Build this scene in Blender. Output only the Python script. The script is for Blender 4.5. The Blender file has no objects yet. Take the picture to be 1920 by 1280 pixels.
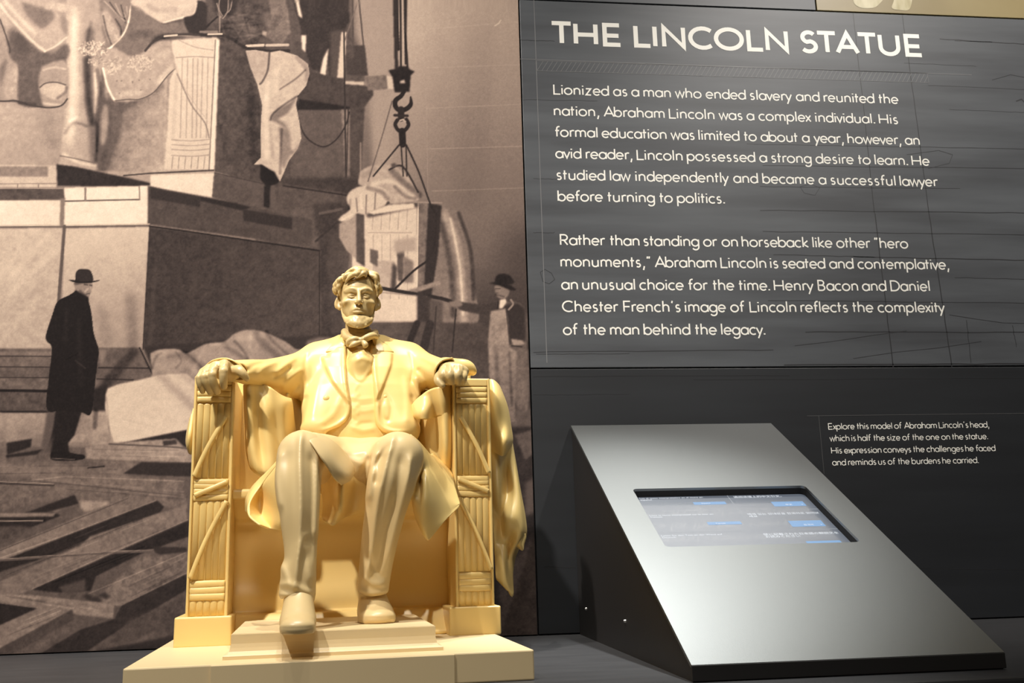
import bpy, bmesh, math, random
import numpy as np
import openvdb as vdb
from mathutils import Vector, Matrix

PI = math.pi
S = bpy.context.scene
COL = S.collection

# ------------------------------------------------------------------ camera
# world: x right along the wall, y depth (wall at y = 1.6), z up; the ledge top is z = 0
CAMZ = 0.1281
FPX = 1858.76
YAW, PITCH, ROLL = 0.12055118, 0.20982254, -0.02705362
ca, sa, cb, sb, cg, sg = math.cos(YAW), math.sin(YAW), math.cos(PITCH), math.sin(PITCH), math.cos(ROLL), math.sin(ROLL)
FW = np.array([sa*cb, ca*cb, sb])
RT0 = np.array([ca, -sa, 0.0])
UP0 = np.cross(RT0, FW)
RT = cg*RT0 + sg*UP0
UP = -sg*RT0 + cg*UP0
cam = bpy.data.cameras.new('camera')
camo = bpy.data.objects.new('camera', cam)
COL.objects.link(camo)
M = Matrix.Identity(4)
for i in range(3):
    M[i][0] = RT[i]; M[i][1] = UP[i]; M[i][2] = -FW[i]
M[0][3] = 0; M[1][3] = 0; M[2][3] = CAMZ
camo.matrix_world = M
cam.sensor_width = 36.0
cam.lens = FPX/1920*36
cam.clip_start = 0.02
S.camera = camo

# ------------------------------------------------------------------ world, lights, exposure
S.view_settings.view_transform = 'Standard'
S.view_settings.look = 'None'
S.view_settings.gamma = 1.0
S.view_settings.exposure = 0.0
S.view_settings.use_curve_mapping = False
w = bpy.data.worlds.new('gallery')
S.world = w
w.use_nodes = True
w.node_tree.nodes['Background'].inputs[0].default_value = (1.0, 0.93, 0.84, 1)
w.node_tree.nodes['Background'].inputs[1].default_value = 0.04

def spot(name, loc, target, power, color, angle, blend=0.5, radius=0.03):
    l = bpy.data.lights.new(name, 'SPOT')
    l.energy = power; l.color = color; l.spot_size = math.radians(angle); l.spot_blend = blend
    l.shadow_soft_size = radius
    o = bpy.data.objects.new(name, l)
    COL.objects.link(o)
    o.location = loc
    o.rotation_euler = (Vector(target)-Vector(loc)).to_track_quat('-Z', 'Y').to_euler()
    return o

WARM = (1.0, 0.96, 0.88)
NEUT = (1.0, 0.945, 0.885)
COOL = (0.98, 0.995, 0.98)
spot('statue_spot', (-0.30, 0.88, 2.3), (-0.05, 1.2, 0.2), 88, WARM, 32, 0.5, 0.015)
spot('statue_spot', (0.10, 0.92, 2.3), (-0.05, 1.25, 0.2), 74, WARM, 32, 0.5, 0.015)
spot('mural_spot', (-1.0, 0.0, 2.3), (-0.58, 1.6, 0.88), 425, NEUT, 60, 0.9, 0.04)
spot('panel_spot', (1.30, 0.2, 2.3), (1.10, 1.6, 0.76), 238, NEUT, 54, 0.9, 0.04)
spot('kiosk_spot', (0.50, 1.50, 2.3), (0.34, 1.25, 0.14), 300, COOL, 19, 1.0, 0.04)
spot('front_fill', (-0.1, -1.3, 2.2), (-0.1, 1.1, 0.0), 62, (1.0, 0.93, 0.84), 40, 0.8, 0.25)  # added fill lamp from the camera side, brightens the statue's front faces

# ------------------------------------------------------------------ helpers
def ray(px, py):
    return FW + (px-960)/FPX*RT - (py-640)/FPX*UP
def wall_at(px, py, y=1.6):
    d = ray(px, py); t = y/d[1]
    return Vector((d[0]*t, y, d[2]*t + CAMZ))
def project(P):
    """world points (n,3) -> photograph pixels (n,2); used to read the printed mural's tones"""
    Q = P - np.array([0, 0, CAMZ])
    d = Q@FW
    return np.stack([960 + FPX*(Q@RT)/d, 640 - FPX*(Q@UP)/d], 1)

def mat(name, color=(0.5, 0.5, 0.5), rough=0.5, metal=0.0, spec=0.5):
    m = bpy.data.materials.new(name)
    m.use_nodes = True
    b = m.node_tree.nodes['Principled BSDF']
    b.inputs['Base Color'].default_value = (*color, 1)
    b.inputs['Roughness'].default_value = rough
    b.inputs['Metallic'].default_value = metal
    b.inputs['Specular IOR Level'].default_value = spec
    return m
def bsdf(m): return m.node_tree.nodes['Principled BSDF']
def node(m, t, **kw):
    n = m.node_tree.nodes.new(t)
    for k, v in kw.items():
        setattr(n, k, v)
    return n
def link(m, a, b): m.node_tree.links.new(a, b)
def noise_colour(m, c0, c1, scale, detail=4, stretch=(1, 1, 1), lo=0.35, hi=0.65):
    tc = node(m, 'ShaderNodeTexCoord'); mp = node(m, 'ShaderNodeMapping')
    mp.inputs['Scale'].default_value = stretch
    nz = node(m, 'ShaderNodeTexNoise'); nz.inputs['Scale'].default_value = scale; nz.inputs['Detail'].default_value = detail
    cr = node(m, 'ShaderNodeValToRGB')
    cr.color_ramp.elements[0].position = lo; cr.color_ramp.elements[0].color = (*c0, 1)
    cr.color_ramp.elements[1].position = hi; cr.color_ramp.elements[1].color = (*c1, 1)
    link(m, tc.outputs['Object'], mp.inputs[0]); link(m, mp.outputs[0], nz.inputs['Vector'])
    link(m, nz.outputs[0], cr.inputs[0]); link(m, cr.outputs[0], bsdf(m).inputs['Base Color'])
    return nz, mp
def bump(m, scale, strength, dist=0.001, detail=3, stretch=(1, 1, 1)):
    tc = node(m, 'ShaderNodeTexCoord'); mp = node(m, 'ShaderNodeMapping'); mp.inputs['Scale'].default_value = stretch
    nz = node(m, 'ShaderNodeTexNoise'); nz.inputs['Scale'].default_value = scale; nz.inputs['Detail'].default_value = detail
    bp = node(m, 'ShaderNodeBump'); bp.inputs['Strength'].default_value = strength; bp.inputs['Distance'].default_value = dist
    link(m, tc.outputs['Object'], mp.inputs[0]); link(m, mp.outputs[0], nz.inputs['Vector'])
    link(m, nz.outputs[0], bp.inputs['Height']); link(m, bp.outputs[0], bsdf(m).inputs['Normal'])

def mesh_obj(name, verts, faces, m, parent=None, smooth=False):
    me = bpy.data.meshes.new(name)
    me.from_pydata([tuple(v) for v in verts], [], faces)
    me.validate()
    me.update()
    if m: me.materials.append(m)
    if smooth: me.shade_smooth()
    o = bpy.data.objects.new(name, me)
    COL.objects.link(o)
    if parent: o.parent = parent
    return o
def bm_obj(name, bm, m, parent=None, smooth=False):
    me = bpy.data.meshes.new(name)
    bmesh.ops.recalc_face_normals(bm, faces=bm.faces)
    bm.to_mesh(me); bm.free()
    if m: me.materials.append(m)
    if smooth: me.shade_smooth()
    o = bpy.data.objects.new(name, me)
    COL.objects.link(o)
    if parent: o.parent = parent
    return o
def add_box(bm, x0, x1, y0, y1, z0, z1, bev=0.0, seg=2):
    r = bmesh.ops.create_cube(bm, size=1.0)
    for v in r['verts']:
        v.co = Vector((x0+(v.co.x+.5)*(x1-x0), y0+(v.co.y+.5)*(y1-y0), z0+(v.co.z+.5)*(z1-z0)))
    if bev:
        es = list({e for v in r['verts'] for e in v.link_edges})
        bmesh.ops.bevel(bm, geom=es, offset=bev, segments=seg, affect='EDGES', profile=0.5)
def box(name, x0, x1, y0, y1, z0, z1, m, parent=None, bev=0.0):
    bm = bmesh.new(); add_box(bm, x0, x1, y0, y1, z0, z1, bev)
    return bm_obj(name, bm, m, parent)
def tag(o, label=None, cat=None, group=None, kind=None):
    if label: o['label'] = label
    if cat: o['category'] = cat
    if group: o['group'] = group
    if kind: o['kind'] = kind
    return o
def empty(name, loc, rz=0.0):
    o = bpy.data.objects.new(name, None)
    COL.objects.link(o)
    o.location = loc; o.rotation_euler = (0, 0, rz)
    return o

# ------------------------------------------------------------------ the setting
m_black = mat('dark_gap', (0.006, 0.006, 0.007), 0.8)
m_wall = mat('wall_paint', (0.03, 0.03, 0.032), 0.7)
m_floor = mat('carpet', (0.03, 0.028, 0.027), 0.95); bump(m_floor, 400, 0.5)
m_ledge = mat('ledge_laminate', (0.06, 0.06, 0.063), 0.42)
noise_colour(m_ledge, (0.034, 0.034, 0.036), (0.050, 0.050, 0.052), 9, 6, (1, 5, 1), 0.3, 0.8)
tag(box('wall_back', -2.2, 2.6, 1.612, 1.70, -0.9, 2.6, m_black), kind='structure')
tag(box('floor', -2.2, 2.6, -1.6, 1.70, -0.95, -0.9, m_floor), kind='structure')
tag(box('ledge', -2.2, 2.6, 0.925, 1.612, -0.9, 0.0, m_ledge, bev=0.003), kind='structure')

# dark graphic board material: slate ground with faint drawn grain
def board_mat(name, c0, c1, rough):
    m = mat(name, c0, rough)
    nz, mp = noise_colour(m, c0, c1, 3.0, 7, (1, 1, 9), 0.3, 0.72)
    return m
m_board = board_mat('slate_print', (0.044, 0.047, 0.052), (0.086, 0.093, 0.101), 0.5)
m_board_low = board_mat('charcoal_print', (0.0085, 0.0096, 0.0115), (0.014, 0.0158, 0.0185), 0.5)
m_text = mat('cream_lettering', (0.86, 0.84, 0.76), 0.5)
m_rule = mat('pale_rule_ink', (0.16, 0.16, 0.16), 0.5)
m_rule_low = mat('faint_rule_ink', (0.07, 0.07, 0.07), 0.5)
m_ink = mat('drawn_line_ink', (0.018, 0.018, 0.020), 0.5)

JX = 0.2225        # the joint between mural and text boards
PY = 1.600         # face of the boards
PTOP = 1.1005; PLOW = 0.4255
text_panel = box('text_panel', JX+0.0015, 1.75, PY, PY+0.011, PLOW+0.0012, PTOP-0.0012, m_board, bev=0.0008)
tag(text_panel, 'large dark slate wall panel with cream heading and two paragraphs of text', 'wall panel')
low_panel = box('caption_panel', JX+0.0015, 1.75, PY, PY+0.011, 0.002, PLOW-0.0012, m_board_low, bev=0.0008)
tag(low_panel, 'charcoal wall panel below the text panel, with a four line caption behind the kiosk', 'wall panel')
seam = wall_at(1530, 10).x
up_panel = box('upper_panel', JX+0.0015, seam-0.001, PY, PY+0.011, PTOP+0.0012, 1.75, m_board, bev=0.0008)
tag(up_panel, 'blank slate wall panel showing as a thin strip above the heading', 'wall panel')
m_photo = mat('olive_photo_print', (0.3, 0.25, 0.12), 0.45)
noise_colour(m_photo, (0.17, 0.125, 0.045), (0.25, 0.195, 0.085), 6, 3, (1, 1, 1), 0.3, 0.7)
photo_panel = box('photo_panel', seam+0.001, 1.75, PY, PY+0.011, PTOP+0.0012, 1.75, m_photo, bev=0.0008)
tag(photo_panel, 'olive toned photo panel with pale carved folds at the top right corner', 'photo panel')

# flat ribbons for lettering and rules, in wall coordinates (x, z)
def ribbon(verts, faces, pts, wd, y, closed=False):
    pts = [p for i, p in enumerate(pts) if i == 0 or (p[0]-pts[i-1][0])**2+(p[1]-pts[i-1][1])**2 > 1e-12]
    n = len(pts)
    P = [Vector((p[0], p[1])) for p in pts]
    base = len(verts)
    for i in range(n):
        if closed:
            a, b = P[i-1], P[(i+1) % n]
            d1 = (P[i]-a).normalized(); d2 = (b-P[i]).normalized()
        else:
            d1 = (P[i]-P[i-1]).normalized() if i else (P[1]-P[0]).normalized()
            d2 = (P[i+1]-P[i]).normalized() if i < n-1 else d1
        t = (d1+d2)
        t = t.normalized() if t.length > 1e-6 else d1
        nr = Vector((-t.y, t.x))
        k = 1/max(0.45, nr.dot(Vector((-d1.y, d1.x))))
        for s in (1, -1):
            q = P[i]+nr*(s*wd/2*k)
            verts.append((q.x, y, q.y))
    m = n if closed else n-1
    for i in range(m):
        a = base+2*i; b = base+2*((i+1) % n)
        faces.append((a, a+1, b+1, b))

def arc(cx, cy, rx, ry, a0, a1, n=0):
    n = n or max(6, int(abs(a1-a0)/15))
    return [(cx+rx*math.cos(math.radians(a0+(a1-a0)*i/n)), cy+ry*math.sin(math.radians(a0+(a1-a0)*i/n))) for i in range(n+1)]
XH, AS, DS = 0.66, 1.05, -0.33
def bowl(cx, r=0.30): return arc(cx, XH/2, r, XH/2, 0, 360, 20)
G = {  # a geometric monoline alphabet drawn stroke by stroke
 'T': [[(0, 1), (.74, 1)], [(.37, 1), (.37, 0)]],
 'H': [[(0, 0), (0, 1)], [(.78, 0), (.78, 1)], [(0, .46), (.78, .46)]],
 'E': [[(.58, 1), (0, 1), (0, 0), (.60, 0)], [(0, .46), (.54, .46)]],
 'L': [[(0, 1), (0, 0), (.56, 0)]],
 'I': [[(0, 0), (0, 1)]],
 'N': [[(0, 0), (0, 1), (.78, 0), (.78, 1)]],
 'C': [arc(.5, .5, .5, .5, 48, 312)],
 'O': [arc(.52, .5, .52, .5, 0, 360, 32)],
 'S': [arc(.31, .74, .25, .26, 35, 250)[:] + arc(.29, .27, .29, .27, 75, -145)],
 'A': [[(0, 0), (.42, 1), (.84, 0)], [(.14, .30), (.70, .30)]],
 'U': [[(0, 1), (0, .36)] + arc(.37, .36, .37, .36, 180, 360) + [(.74, 1)]],
 'R': [[(0, 0), (0, 1), (.3, 1)] + arc(.3, .73, .27, .27, 90, -90) + [(0, .46)], [(.28, .46), (.58, 0)]],
 'D': [[(0, 0), (0, 1), (.28, 1)] + arc(.28, .5, .48, .5, 90, -90) + [(0, 0)]],
 'B': [[(0, 0), (0, 1), (.26, 1)] + arc(.26, .76, .24, .24, 90, -90) + [(0, .52)], [(.26, .52)] + arc(.28, .26, .28, .26, 90, -90) + [(0, 0)]],
 'F': [[(.54, 1), (0, 1), (0, 0)], [(0, .48), (.48, .48)]],
 'a': [bowl(.29), [(.59, XH), (.59, 0)]],
 'b': [bowl(.30), [(0, AS), (0, 0)]],
 'c': [arc(.3, XH/2, .3, XH/2, 50, 310)],
 'd': [bowl(.29), [(.59, AS), (.59, 0)]],
 'e': [[(.02, .33), (.57, .33)] + arc(.29, .33, .29, .33, 5, 318)],
 'f': [[(.14, 0), (.14, .82)] + arc(.33, .82, .19, .22, 180, 70), [(0, .62), (.34, .62)]],
 'g': [bowl(.29), [(.59, XH), (.59, -.08)] + arc(.31, -.08, .28, .25, 0, -150)],
 'h': [[(0, AS), (0, 0)], [(0, .38)] + arc(.24, .40, .24, .26, 180, 0) + [(.48, 0)]],
 'i': [[(0, 0), (0, XH)], [(0, .87), (0, .97)]],
 'k': [[(0, AS), (0, 0)], [(.42, XH), (.03, .30), (.46, 0)]],
 'l': [[(0, AS), (0, 0)]],
 'm': [[(0, XH), (0, 0)], [(0, .42)] + arc(.21, .43, .21, .23, 180, 0) + [(.42, 0)], [(.42, .42)] + arc(.63, .43, .21, .23, 180, 0) + [(.84, 0)]],
 'n': [[(0, XH), (0, 0)], [(0, .38)] + arc(.24, .40, .24, .26, 180, 0) + [(.48, 0)]],
 'o': [arc(.32, XH/2, .32, XH/2, 0, 360, 22)],
 'p': [bowl(.30), [(0, XH), (0, DS)]],
 'r': [[(0, XH), (0, 0)], [(0, .40)] + arc(.22, .42, .22, .24, 180, 62)],
 's': [arc(.17, .49, .15, .17, 40, 245) + arc(.16, .17, .17, .17, 75, -140)],
 't': [[(.13, .95), (.13, 0)], [(0, .62), (.32, .62)]],
 'u': [[(0, XH), (0, .24)] + arc(.24, .24, .24, .24, 180, 360) + [(.48, XH)], [(.48, .3), (.48, 0)]],
 'v': [[(0, XH), (.25, 0), (.50, XH)]],
 'w': [[(0, XH), (.20, 0), (.40, XH), (.60, 0), (.80, XH)]],
 'x': [[(0, XH), (.44, 0)], [(.44, XH), (0, 0)]],
 'y': [[(0, XH), (.26, .02)], [(.52, XH), (.12, DS)]],
 'z': [[(0, XH), (.42, XH), (0, 0), (.44, 0)]],
 ',': [[(.08, .08), (-.01, -.27)]],
 '.': [[(0, -.02), (0, .10)]],
 "'": [[(.05, 1.06), (0, .84)]],
 '"': [[(0, .84), (.05, 1.06)], [(.16, .84), (.21, 1.06)]],
 '~': [[(.05, 1.06), (0, .84)], [(.21, 1.06), (.16, .84)]],
 'P': [[(0, 0), (0, 1), (.3, 1)] + arc(.3, .73, .27, .27, 90, -90) + [(0, .46)]],
}
G['h'][1] = G['n'][1]
ROUND = set('abcdegopqOCDS')
OPENL = {'t': .35, 'f': .25, 'y': .45, 'v': .45, 'w': .4, 'x': .4, 'T': .5, 'A': .5, 'j': .3}
OPENR = {'t': .3, 'f': .5, 'r': .5, 'y': .45, 'v': .45, 'w': .4, 'x': .4, 'T': .5, 'A': .5, 'L': .45, 'k': .3, 'F': .4}
def kern(a, b):
    g = 1.0-(.22 if a in ROUND else 0)-(.22 if b in ROUND else 0)-OPENR.get(a, 0)-OPENL.get(b, 0)
    if a+b in ('TA', 'AT'): g -= .3
    return max(g, .15 if b not in ',.' else .3)
def glyph_w(c):
    return max(p[0] for s in G[c] for p in s)
def text_line(name, text, x0, x1, z0, h, stroke, m, parent, y=PY-0.0004, words=False):
    """letters of cap height h from x0 to x1 on the wall; the letter gap is solved so that the line fits"""
    ws = sum(glyph_w(c) for c in text if c != ' ')
    units = 0.0
    prev = None
    for c in text:
        if c == ' ': units += 1.75; prev = None; continue
        if prev is not None: units += kern(prev, c)
        prev = c
    gap = ((x1-x0)/h - stroke - ws)/units
    verts, faces = [], []
    x = stroke/2
    prev = None
    for c in text:
        if c == ' ' and words:
            mesh_obj(name, verts, faces, m, parent); verts, faces = [], []
        if c == ' ':
            x += 1.75*gap; prev = None; continue
        if prev is not None: x += gap*kern(prev, c)
        for k, st in enumerate(G[c]):
            st = list(st)
            sw = stroke
            if c in '.,i' and len(st) == 2 and abs(st[0][1]-st[1][1]) < .3: sw = stroke*1.2
            closed = (st[0][0]-st[-1][0])**2+(st[0][1]-st[-1][1])**2 < 1e-8
            if closed: st = st[:-1]
            pts = []
            for (px_, py_) in st:
                # keep the outline inside cap height: inset by half a stroke
                pz = stroke/2 + py_*(1-stroke) if py_ >= 0 else py_+stroke/2
                pts.append((x0+(x+px_)*h, z0+pz*h))
            ribbon(verts, faces, pts, sw*h, y - 0.00002*k, closed)
        x += glyph_w(c); prev = c
    return mesh_obj(name, verts, faces, m, parent), gap
def px_line(name, text, a, b, cap, stroke, m, parent, words=False):
    A, B = wall_at(*a), wall_at(*b)
    o, g = text_line(name, text, A.x, B.x, (A.z+B.z)/2, cap, stroke, m, parent, words=words)
    print('LINE', round(A.z, 4), round(B.z, 4), round(g, 3), text[:20])
def px_rule(verts, faces, a, b, wd):
    A, B = wall_at(*a), wall_at(*b)
    ribbon(verts, faces, [(A.x, A.z), (B.x, B.z)], wd, PY-0.0003)

px_line('heading_word', 'THE LINCOLN STATUE', (1031.5, 83), (1732.5, 108.5), 0.0468, 0.175, m_text, text_panel, True)
for t, a, b in [
 ('Lionized as a man who ended slavery and reunited the', (1037.5, 177.5), (1685, 195.5)),
 ('nation, Abraham Lincoln was a complex individual. His', (1038.5, 217.5), (1684, 233)),
 ('formal education was limited to about a year, however, an', (1040, 257), (1725, 272.5)),
 ('avid reader, Lincoln possessed a strong desire to learn. He', (1041.5, 298), (1743.5, 310.5)),
 ('studied law independently and became a successful lawyer', (1043.5, 338), (1760, 350)),
 ('before turning to politics.', (1045.5, 378.5), (1359, 381.5)),
 ('Rather than standing or on horseback like other "hero', (1050, 460), (1703.5, 466.5)),
 ('monuments,~ Abraham Lincoln is seated and contemplative,', (1051, 501.5), (1780, 505)),
 ('an unusual choice for the time. Henry Bacon and Daniel', (1052.5, 543.5), (1744, 546.5)),
 ("Chester French's image of Lincoln reflects the complexity", (1054, 585.5), (1772.5, 586)),
 ('of the man behind the legacy.', (1055.5, 628.5), (1435, 628))]:
    px_line('text_line', t, a, b, 0.0204, 0.125, m_text, text_panel)
for t, a, b in [
 ("Explore this model of Abraham Lincoln's head,", (1553, 804.5), (1855, 802.5)),
 ('which is half the size of the one on the statue.', (1555.5, 826.5), (1852.5, 824.5)),
 ('His expression conveys the challenges he faced', (1558.5, 849.5), (1867, 846.5)),
 ('and reminds us of the burdens he carried.', (1560.5, 872), (1835, 869))]:
    px_line('caption_line', t, a, b, 0.0112, 0.12, m_text, low_panel)

# pale rules, the hatched band, and the faint drawing printed on the boards
v, f = [], []
px_rule(v, f, (975, 110.5), (1822, 140.5), 0.0011)
px_rule(v, f, (1001, 0), (1025.5, 680), 0.0013)
A, B = wall_at(1006, 112.5), wall_at(1739, 138.5)
zt = (A.z+B.z)/2; zb = (wall_at(1006, 132).z+wall_at(1739, 155.5).z)/2
x0, x1 = A.x, B.x
for p in ([(x0, zt), (x1, zt)], [(x0, zb), (x1, zb)], [(x0, zt), (x0, zb)], [(x1, zt), (x1, zb)]):
    ribbon(v, f, p, 0.0008, PY-0.0003)
n = 86
hh = zt-zb
for i in range(n):
    xa = x0 + (x1-x0)*i/n; xb = xa+hh*0.62
    if xb > x1: xb = x1
    ribbon(v, f, [(xa, zb), (xb, zb+(xb-xa)/0.62)], 0.0008, PY-0.0003)
tag(mesh_obj('hatched_rule', v, f, m_rule, text_panel), kind='stuff')
v, f = [], []
px_rule(v, f, (1513, 779.5), (2050, 773), 0.0010)
px_rule(v, f, (1535, 780), (1545, 888), 0.0009)
mesh_obj('caption_rule', v, f, m_rule_low, low_panel)
v, f = [], []
def rough_line(a, b, wd, rng):
    A, B = wall_at(*a), wall_at(*b)
    n = 14; pts = []
    for i in range(n+1):
        t = i/n
        pts.append((A.x+(B.x-A.x)*t + (rng.uniform(-.0007, .0007) if abs(B.x-A.x) < abs(B.z-A.z) else 0),
                    A.z+(B.z-A.z)*t + (rng.uniform(-.0006, .0006) if abs(B.x-A.x) >= abs(B.z-A.z) else 0)))
    ribbon(v, f, pts, wd, PY-0.00015)
rng = random.Random(4)
for a, b, wd in [((1600, 25), (1640, 400), .0014), ((1640, 400), (1675, 688), .0018), ((1692, 28), (1742, 400), .0014), ((1742, 400), (1785, 688), .0017),
  ((1812, 600), (1821, 680), .0010), ((1898, 610), (1906, 650), .0010),
  ((1762, 73), (1925, 83), .0018), ((1790, 76), (1860, 79), .0010), ((1695, 118), (1830, 124), .0008), ((1510, 622), (1925, 623), .0016),
  ((1470, 684), (1925, 682), .0022), ((1425, 394), (1925, 399), .0014), ((1430, 434), (1925, 440), .0012), ((1450, 477), (1640, 482), .0012),
  ((1600, 481), (1925, 488), .0016), ((1440, 563), (1925, 568), .0010), ((1430, 310), (1925, 316), .0012), ((1425, 350), (1800, 353), .0010),
  ((1400, 270), (1925, 279), .0010), ((1000, 660), (1450, 656), .0012), ((1005, 664), (1180, 663), .0009), ((975, 75), (1040, 77), .001), ((980, 187), (1120, 189), .0008),
  ((1000, 436), (1040, 436), .001), ((1740, 160), (1925, 168), .0008), ((1780, 205), (1925, 211), .0007), ((1790, 520), (1925, 524), .0009), ((1000, 335), (1050, 336), .0008)]:
    rough_line(a, b, wd, rng)
def drift(pts, wd):   # freehand curves of the drawn figure and stone veins
    q = [wall_at(*p) for p in pts]
    ribbon(v, f, [(p.x, p.z) for p in q], wd, PY-0.00018)
drift([(1490, 648), (1560, 640), (1640, 628), (1700, 620)], .0009)
drift([(1600, 672), (1680, 660), (1760, 652), (1840, 640)], .0009)
drift([(1780, 590), (1830, 598), (1880, 605), (1920, 606)], .0009)
drift([(1013, 510), (1022, 505), (1034, 512), (1040, 524), (1030, 532), (1018, 528), (1013, 510)], .0010)
drift([(1860, 150), (1895, 140), (1925, 146)], .0012)
drift([(1905, 190), (1915, 186), (1925, 196)], .0022)
drift([(1700, 290), (1760, 282), (1786, 290), (1780, 306), (1740, 316)], .0009)
drift([(1500, 350), (1520, 345), (1537, 352), (1528, 366), (1508, 362), (1500, 350)], .0008)
tag(mesh_obj('drawn_lines', v, f, m_ink, text_panel), kind='stuff')
v, f = [], []
for a, b, wd in [((1000, 706), (1480, 704), .0009), ((1300, 712), (1925, 709), .0008), ((1000, 740), (1180, 739), .0006), ((1020, 1062), (1080, 1064), .0010), ((1690, 1065), (1925, 1068), .0008)]:
    rough_line(a, b, wd, rng)
tag(mesh_obj('drawn_lines', v, f, m_black, low_panel), kind='stuff')
# pale carved folds printed at the foot of the olive photograph
v, f = [], []
def blob(pts, y):
    P_ = [pts[-1]]+list(pts)+list(pts[:2]); sm = []
    for i in range(1, len(P_)-2):
        a_, b_2, c_, d_ = P_[i-1:i+3]
        for k in range(5):
            t = k/5; sm.append(tuple(.5*(2*b_2[j]+(c_[j]-a_[j])*t+(2*a_[j]-5*b_2[j]+4*c_[j]-d_[j])*t*t+(3*b_2[j]-a_[j]-3*c_[j]+d_[j])*t**3) for j in (0, 1)))
    q = [wall_at(*p) for p in sm]
    b = len(v)
    for p in q: v.append((p.x, y, p.z))
    f.append(tuple(range(b, b+len(q))))
blob([(1612, 14), (1600, 2), (1602, -30), (1612, -70), (1640, -90), (1664, -50), (1660, -10), (1648, 8), (1636, 15)], PY-0.0004)
blob([(1672, 15), (1676, 0), (1682, -40), (1700, -60), (1712, -30), (1710, 0), (1704, 18), (1686, 19)], PY-0.0004)
m_pale = mat('pale_marble_print', (0.48, 0.42, 0.27), 0.45)
noise_colour(m_pale, (0.30, 0.25, 0.11), (0.60, 0.54, 0.36), 30, 3, (1, 1, 0.35))
mesh_obj('printed_folds', v, f, m_pale, photo_panel)
# ------------------------------------------------------------------ touch-screen kiosk: a wedge from the wall to the ledge front
KX0, KX1 = 0.2885, 0.6265
KB = (1.597, 0.3295); KF = (0.985, 0.0165)      # (y, z) of the sloped face at the wall and at its front edge
SL = Vector((0, KF[0]-KB[0], KF[1]-KB[1])); SLEN = SL.length; SD = SL.normalized()
SN = Vector((0, -SD.z, SD.y)); SN = SN if SN.z > 0 else -SN
def kp(u, vv, dn=0.0):
    """point on the sloped face: u across from the left edge, vv down from the wall, dn below the face"""
    return Vector((KX0+u, KB[0], KB[1])) + SD*vv - SN*dn
def on_slope(px, py, dn=0.0):
    d = ray(px, py); d = Vector(d); o = Vector((0, 0, CAMZ))
    p0 = kp(0, 0, dn); t = (p0-o).dot(SN)/d.dot(SN)
    P = o+d*t - p0
    return P.x, P.dot(SD)
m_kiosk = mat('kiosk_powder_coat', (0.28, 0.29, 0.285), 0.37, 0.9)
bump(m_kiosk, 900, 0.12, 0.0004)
m_kside = mat('kiosk_shaded_side', (0.022, 0.02, 0.019), 0.5)  # near black: the shade on the kiosk sides is put into the colour
m_bolt = mat('bolt_steel', (0.5, 0.48, 0.45), 0.3, 1.0)
kiosk = empty('touch_screen_kiosk', (0, 0, 0))
tag(kiosk, 'dark grey wedge shaped metal kiosk on the ledge with a recessed touch screen', 'kiosk')
# opening on the face
c_tl, c_tr, c_br, c_bl = on_slope(1187, 915), on_slope(1512, 911), on_slope(1611, 1015), on_slope(1246, 1026)
print('OPEN', c_tl, c_tr, c_br, c_bl, SLEN)
OU0, OU1 = (c_tl[0]+c_bl[0])/2, (c_tr[0]+c_br[0])/2
OV0, OV1 = (c_tl[1]+c_tr[1])/2, (c_bl[1]+c_br[1])/2
W_, DEP, RC, TH = KX1-KX0, 0.013, 0.007, 0.004
def rrect(u0, u1, v0, v1, r, n=5):
    out = []
    for cx, cy, a in ((u0+r, v0+r, 180), (u1-r, v0+r, 270), (u1-r, v1-r, 0), (u0+r, v1-r, 90)):
        for i in range(n+1):
            t = math.radians(a+90*i/n)
            out.append((cx+r*math.cos(t), cy+r*math.sin(t)))
    return out
inner = rrect(OU0, OU1, OV0, OV1, RC)
nI = len(inner); q = nI//4
ov = 0.0015
WF = W_-0.0145      # the front edge is a little narrower than the back
outer = [(-ov, 0), (W_+ov, 0), (WF+ov, SLEN), (-ov, SLEN)]
bm = bmesh.new()
def ring(dn): return [bm.verts.new(kp(a, b, dn)) for a, b in outer], [bm.verts.new(kp(a, b, dn)) for a, b in inner]
o0, i0 = ring(0); o1, i1 = ring(TH)
for (oo, ii, flip) in ((o0, i0, False), (o1, i1, True)):
    for k in range(4):
        seg0 = [ii[(k*q+j) % nI] for j in range(q//2, q)]
        seg1 = [ii[((k+1)*q+j) % nI] for j in range(0, q//2+1)]
        face = [oo[k]] + seg0 + seg1 + [oo[(k+1) % 4]]
        bm.faces.new(face if flip else face[::-1])
for k in range(4): bm.faces.new([o0[k], o0[(k+1) % 4], o1[(k+1) % 4], o1[k]])
for k in range(nI): bm.faces.new([i0[k], i1[k], i1[(k+1) % nI], i0[(k+1) % nI]])
bmesh.ops.triangulate(bm, faces=[f_ for f_ in bm.faces if len(f_.verts) > 4])
plate = bm_obj('face_plate', bm, m_kiosk, kiosk)
# body below the plate
bm = bmesh.new()
prof = [(KB[0]+0.0, KB[1]-0.006), (KB[0], 0.0), (KF[0]+0.003, 0.0), (KF[0]+0.003, KF[1]-0.006)]
L_ = [bm.verts.new((KX0, y_, z_)) for y_, z_ in prof]; R_ = [bm.verts.new((KX1 if y_ > 1.3 else KX0+WF, y_, z_)) for y_, z_ in prof]
bm.faces.new(L_); bm.faces.new(R_[::-1])
for k in range(1, 4): bm.faces.new([L_[k], L_[(k+1) % 4], R_[(k+1) % 4], R_[k]]) if k != 3 else None
bm.faces.new([L_[0], L_[1], R_[1], R_[0]])
body = bm_obj('body', bm, m_kside, kiosk)
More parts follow.
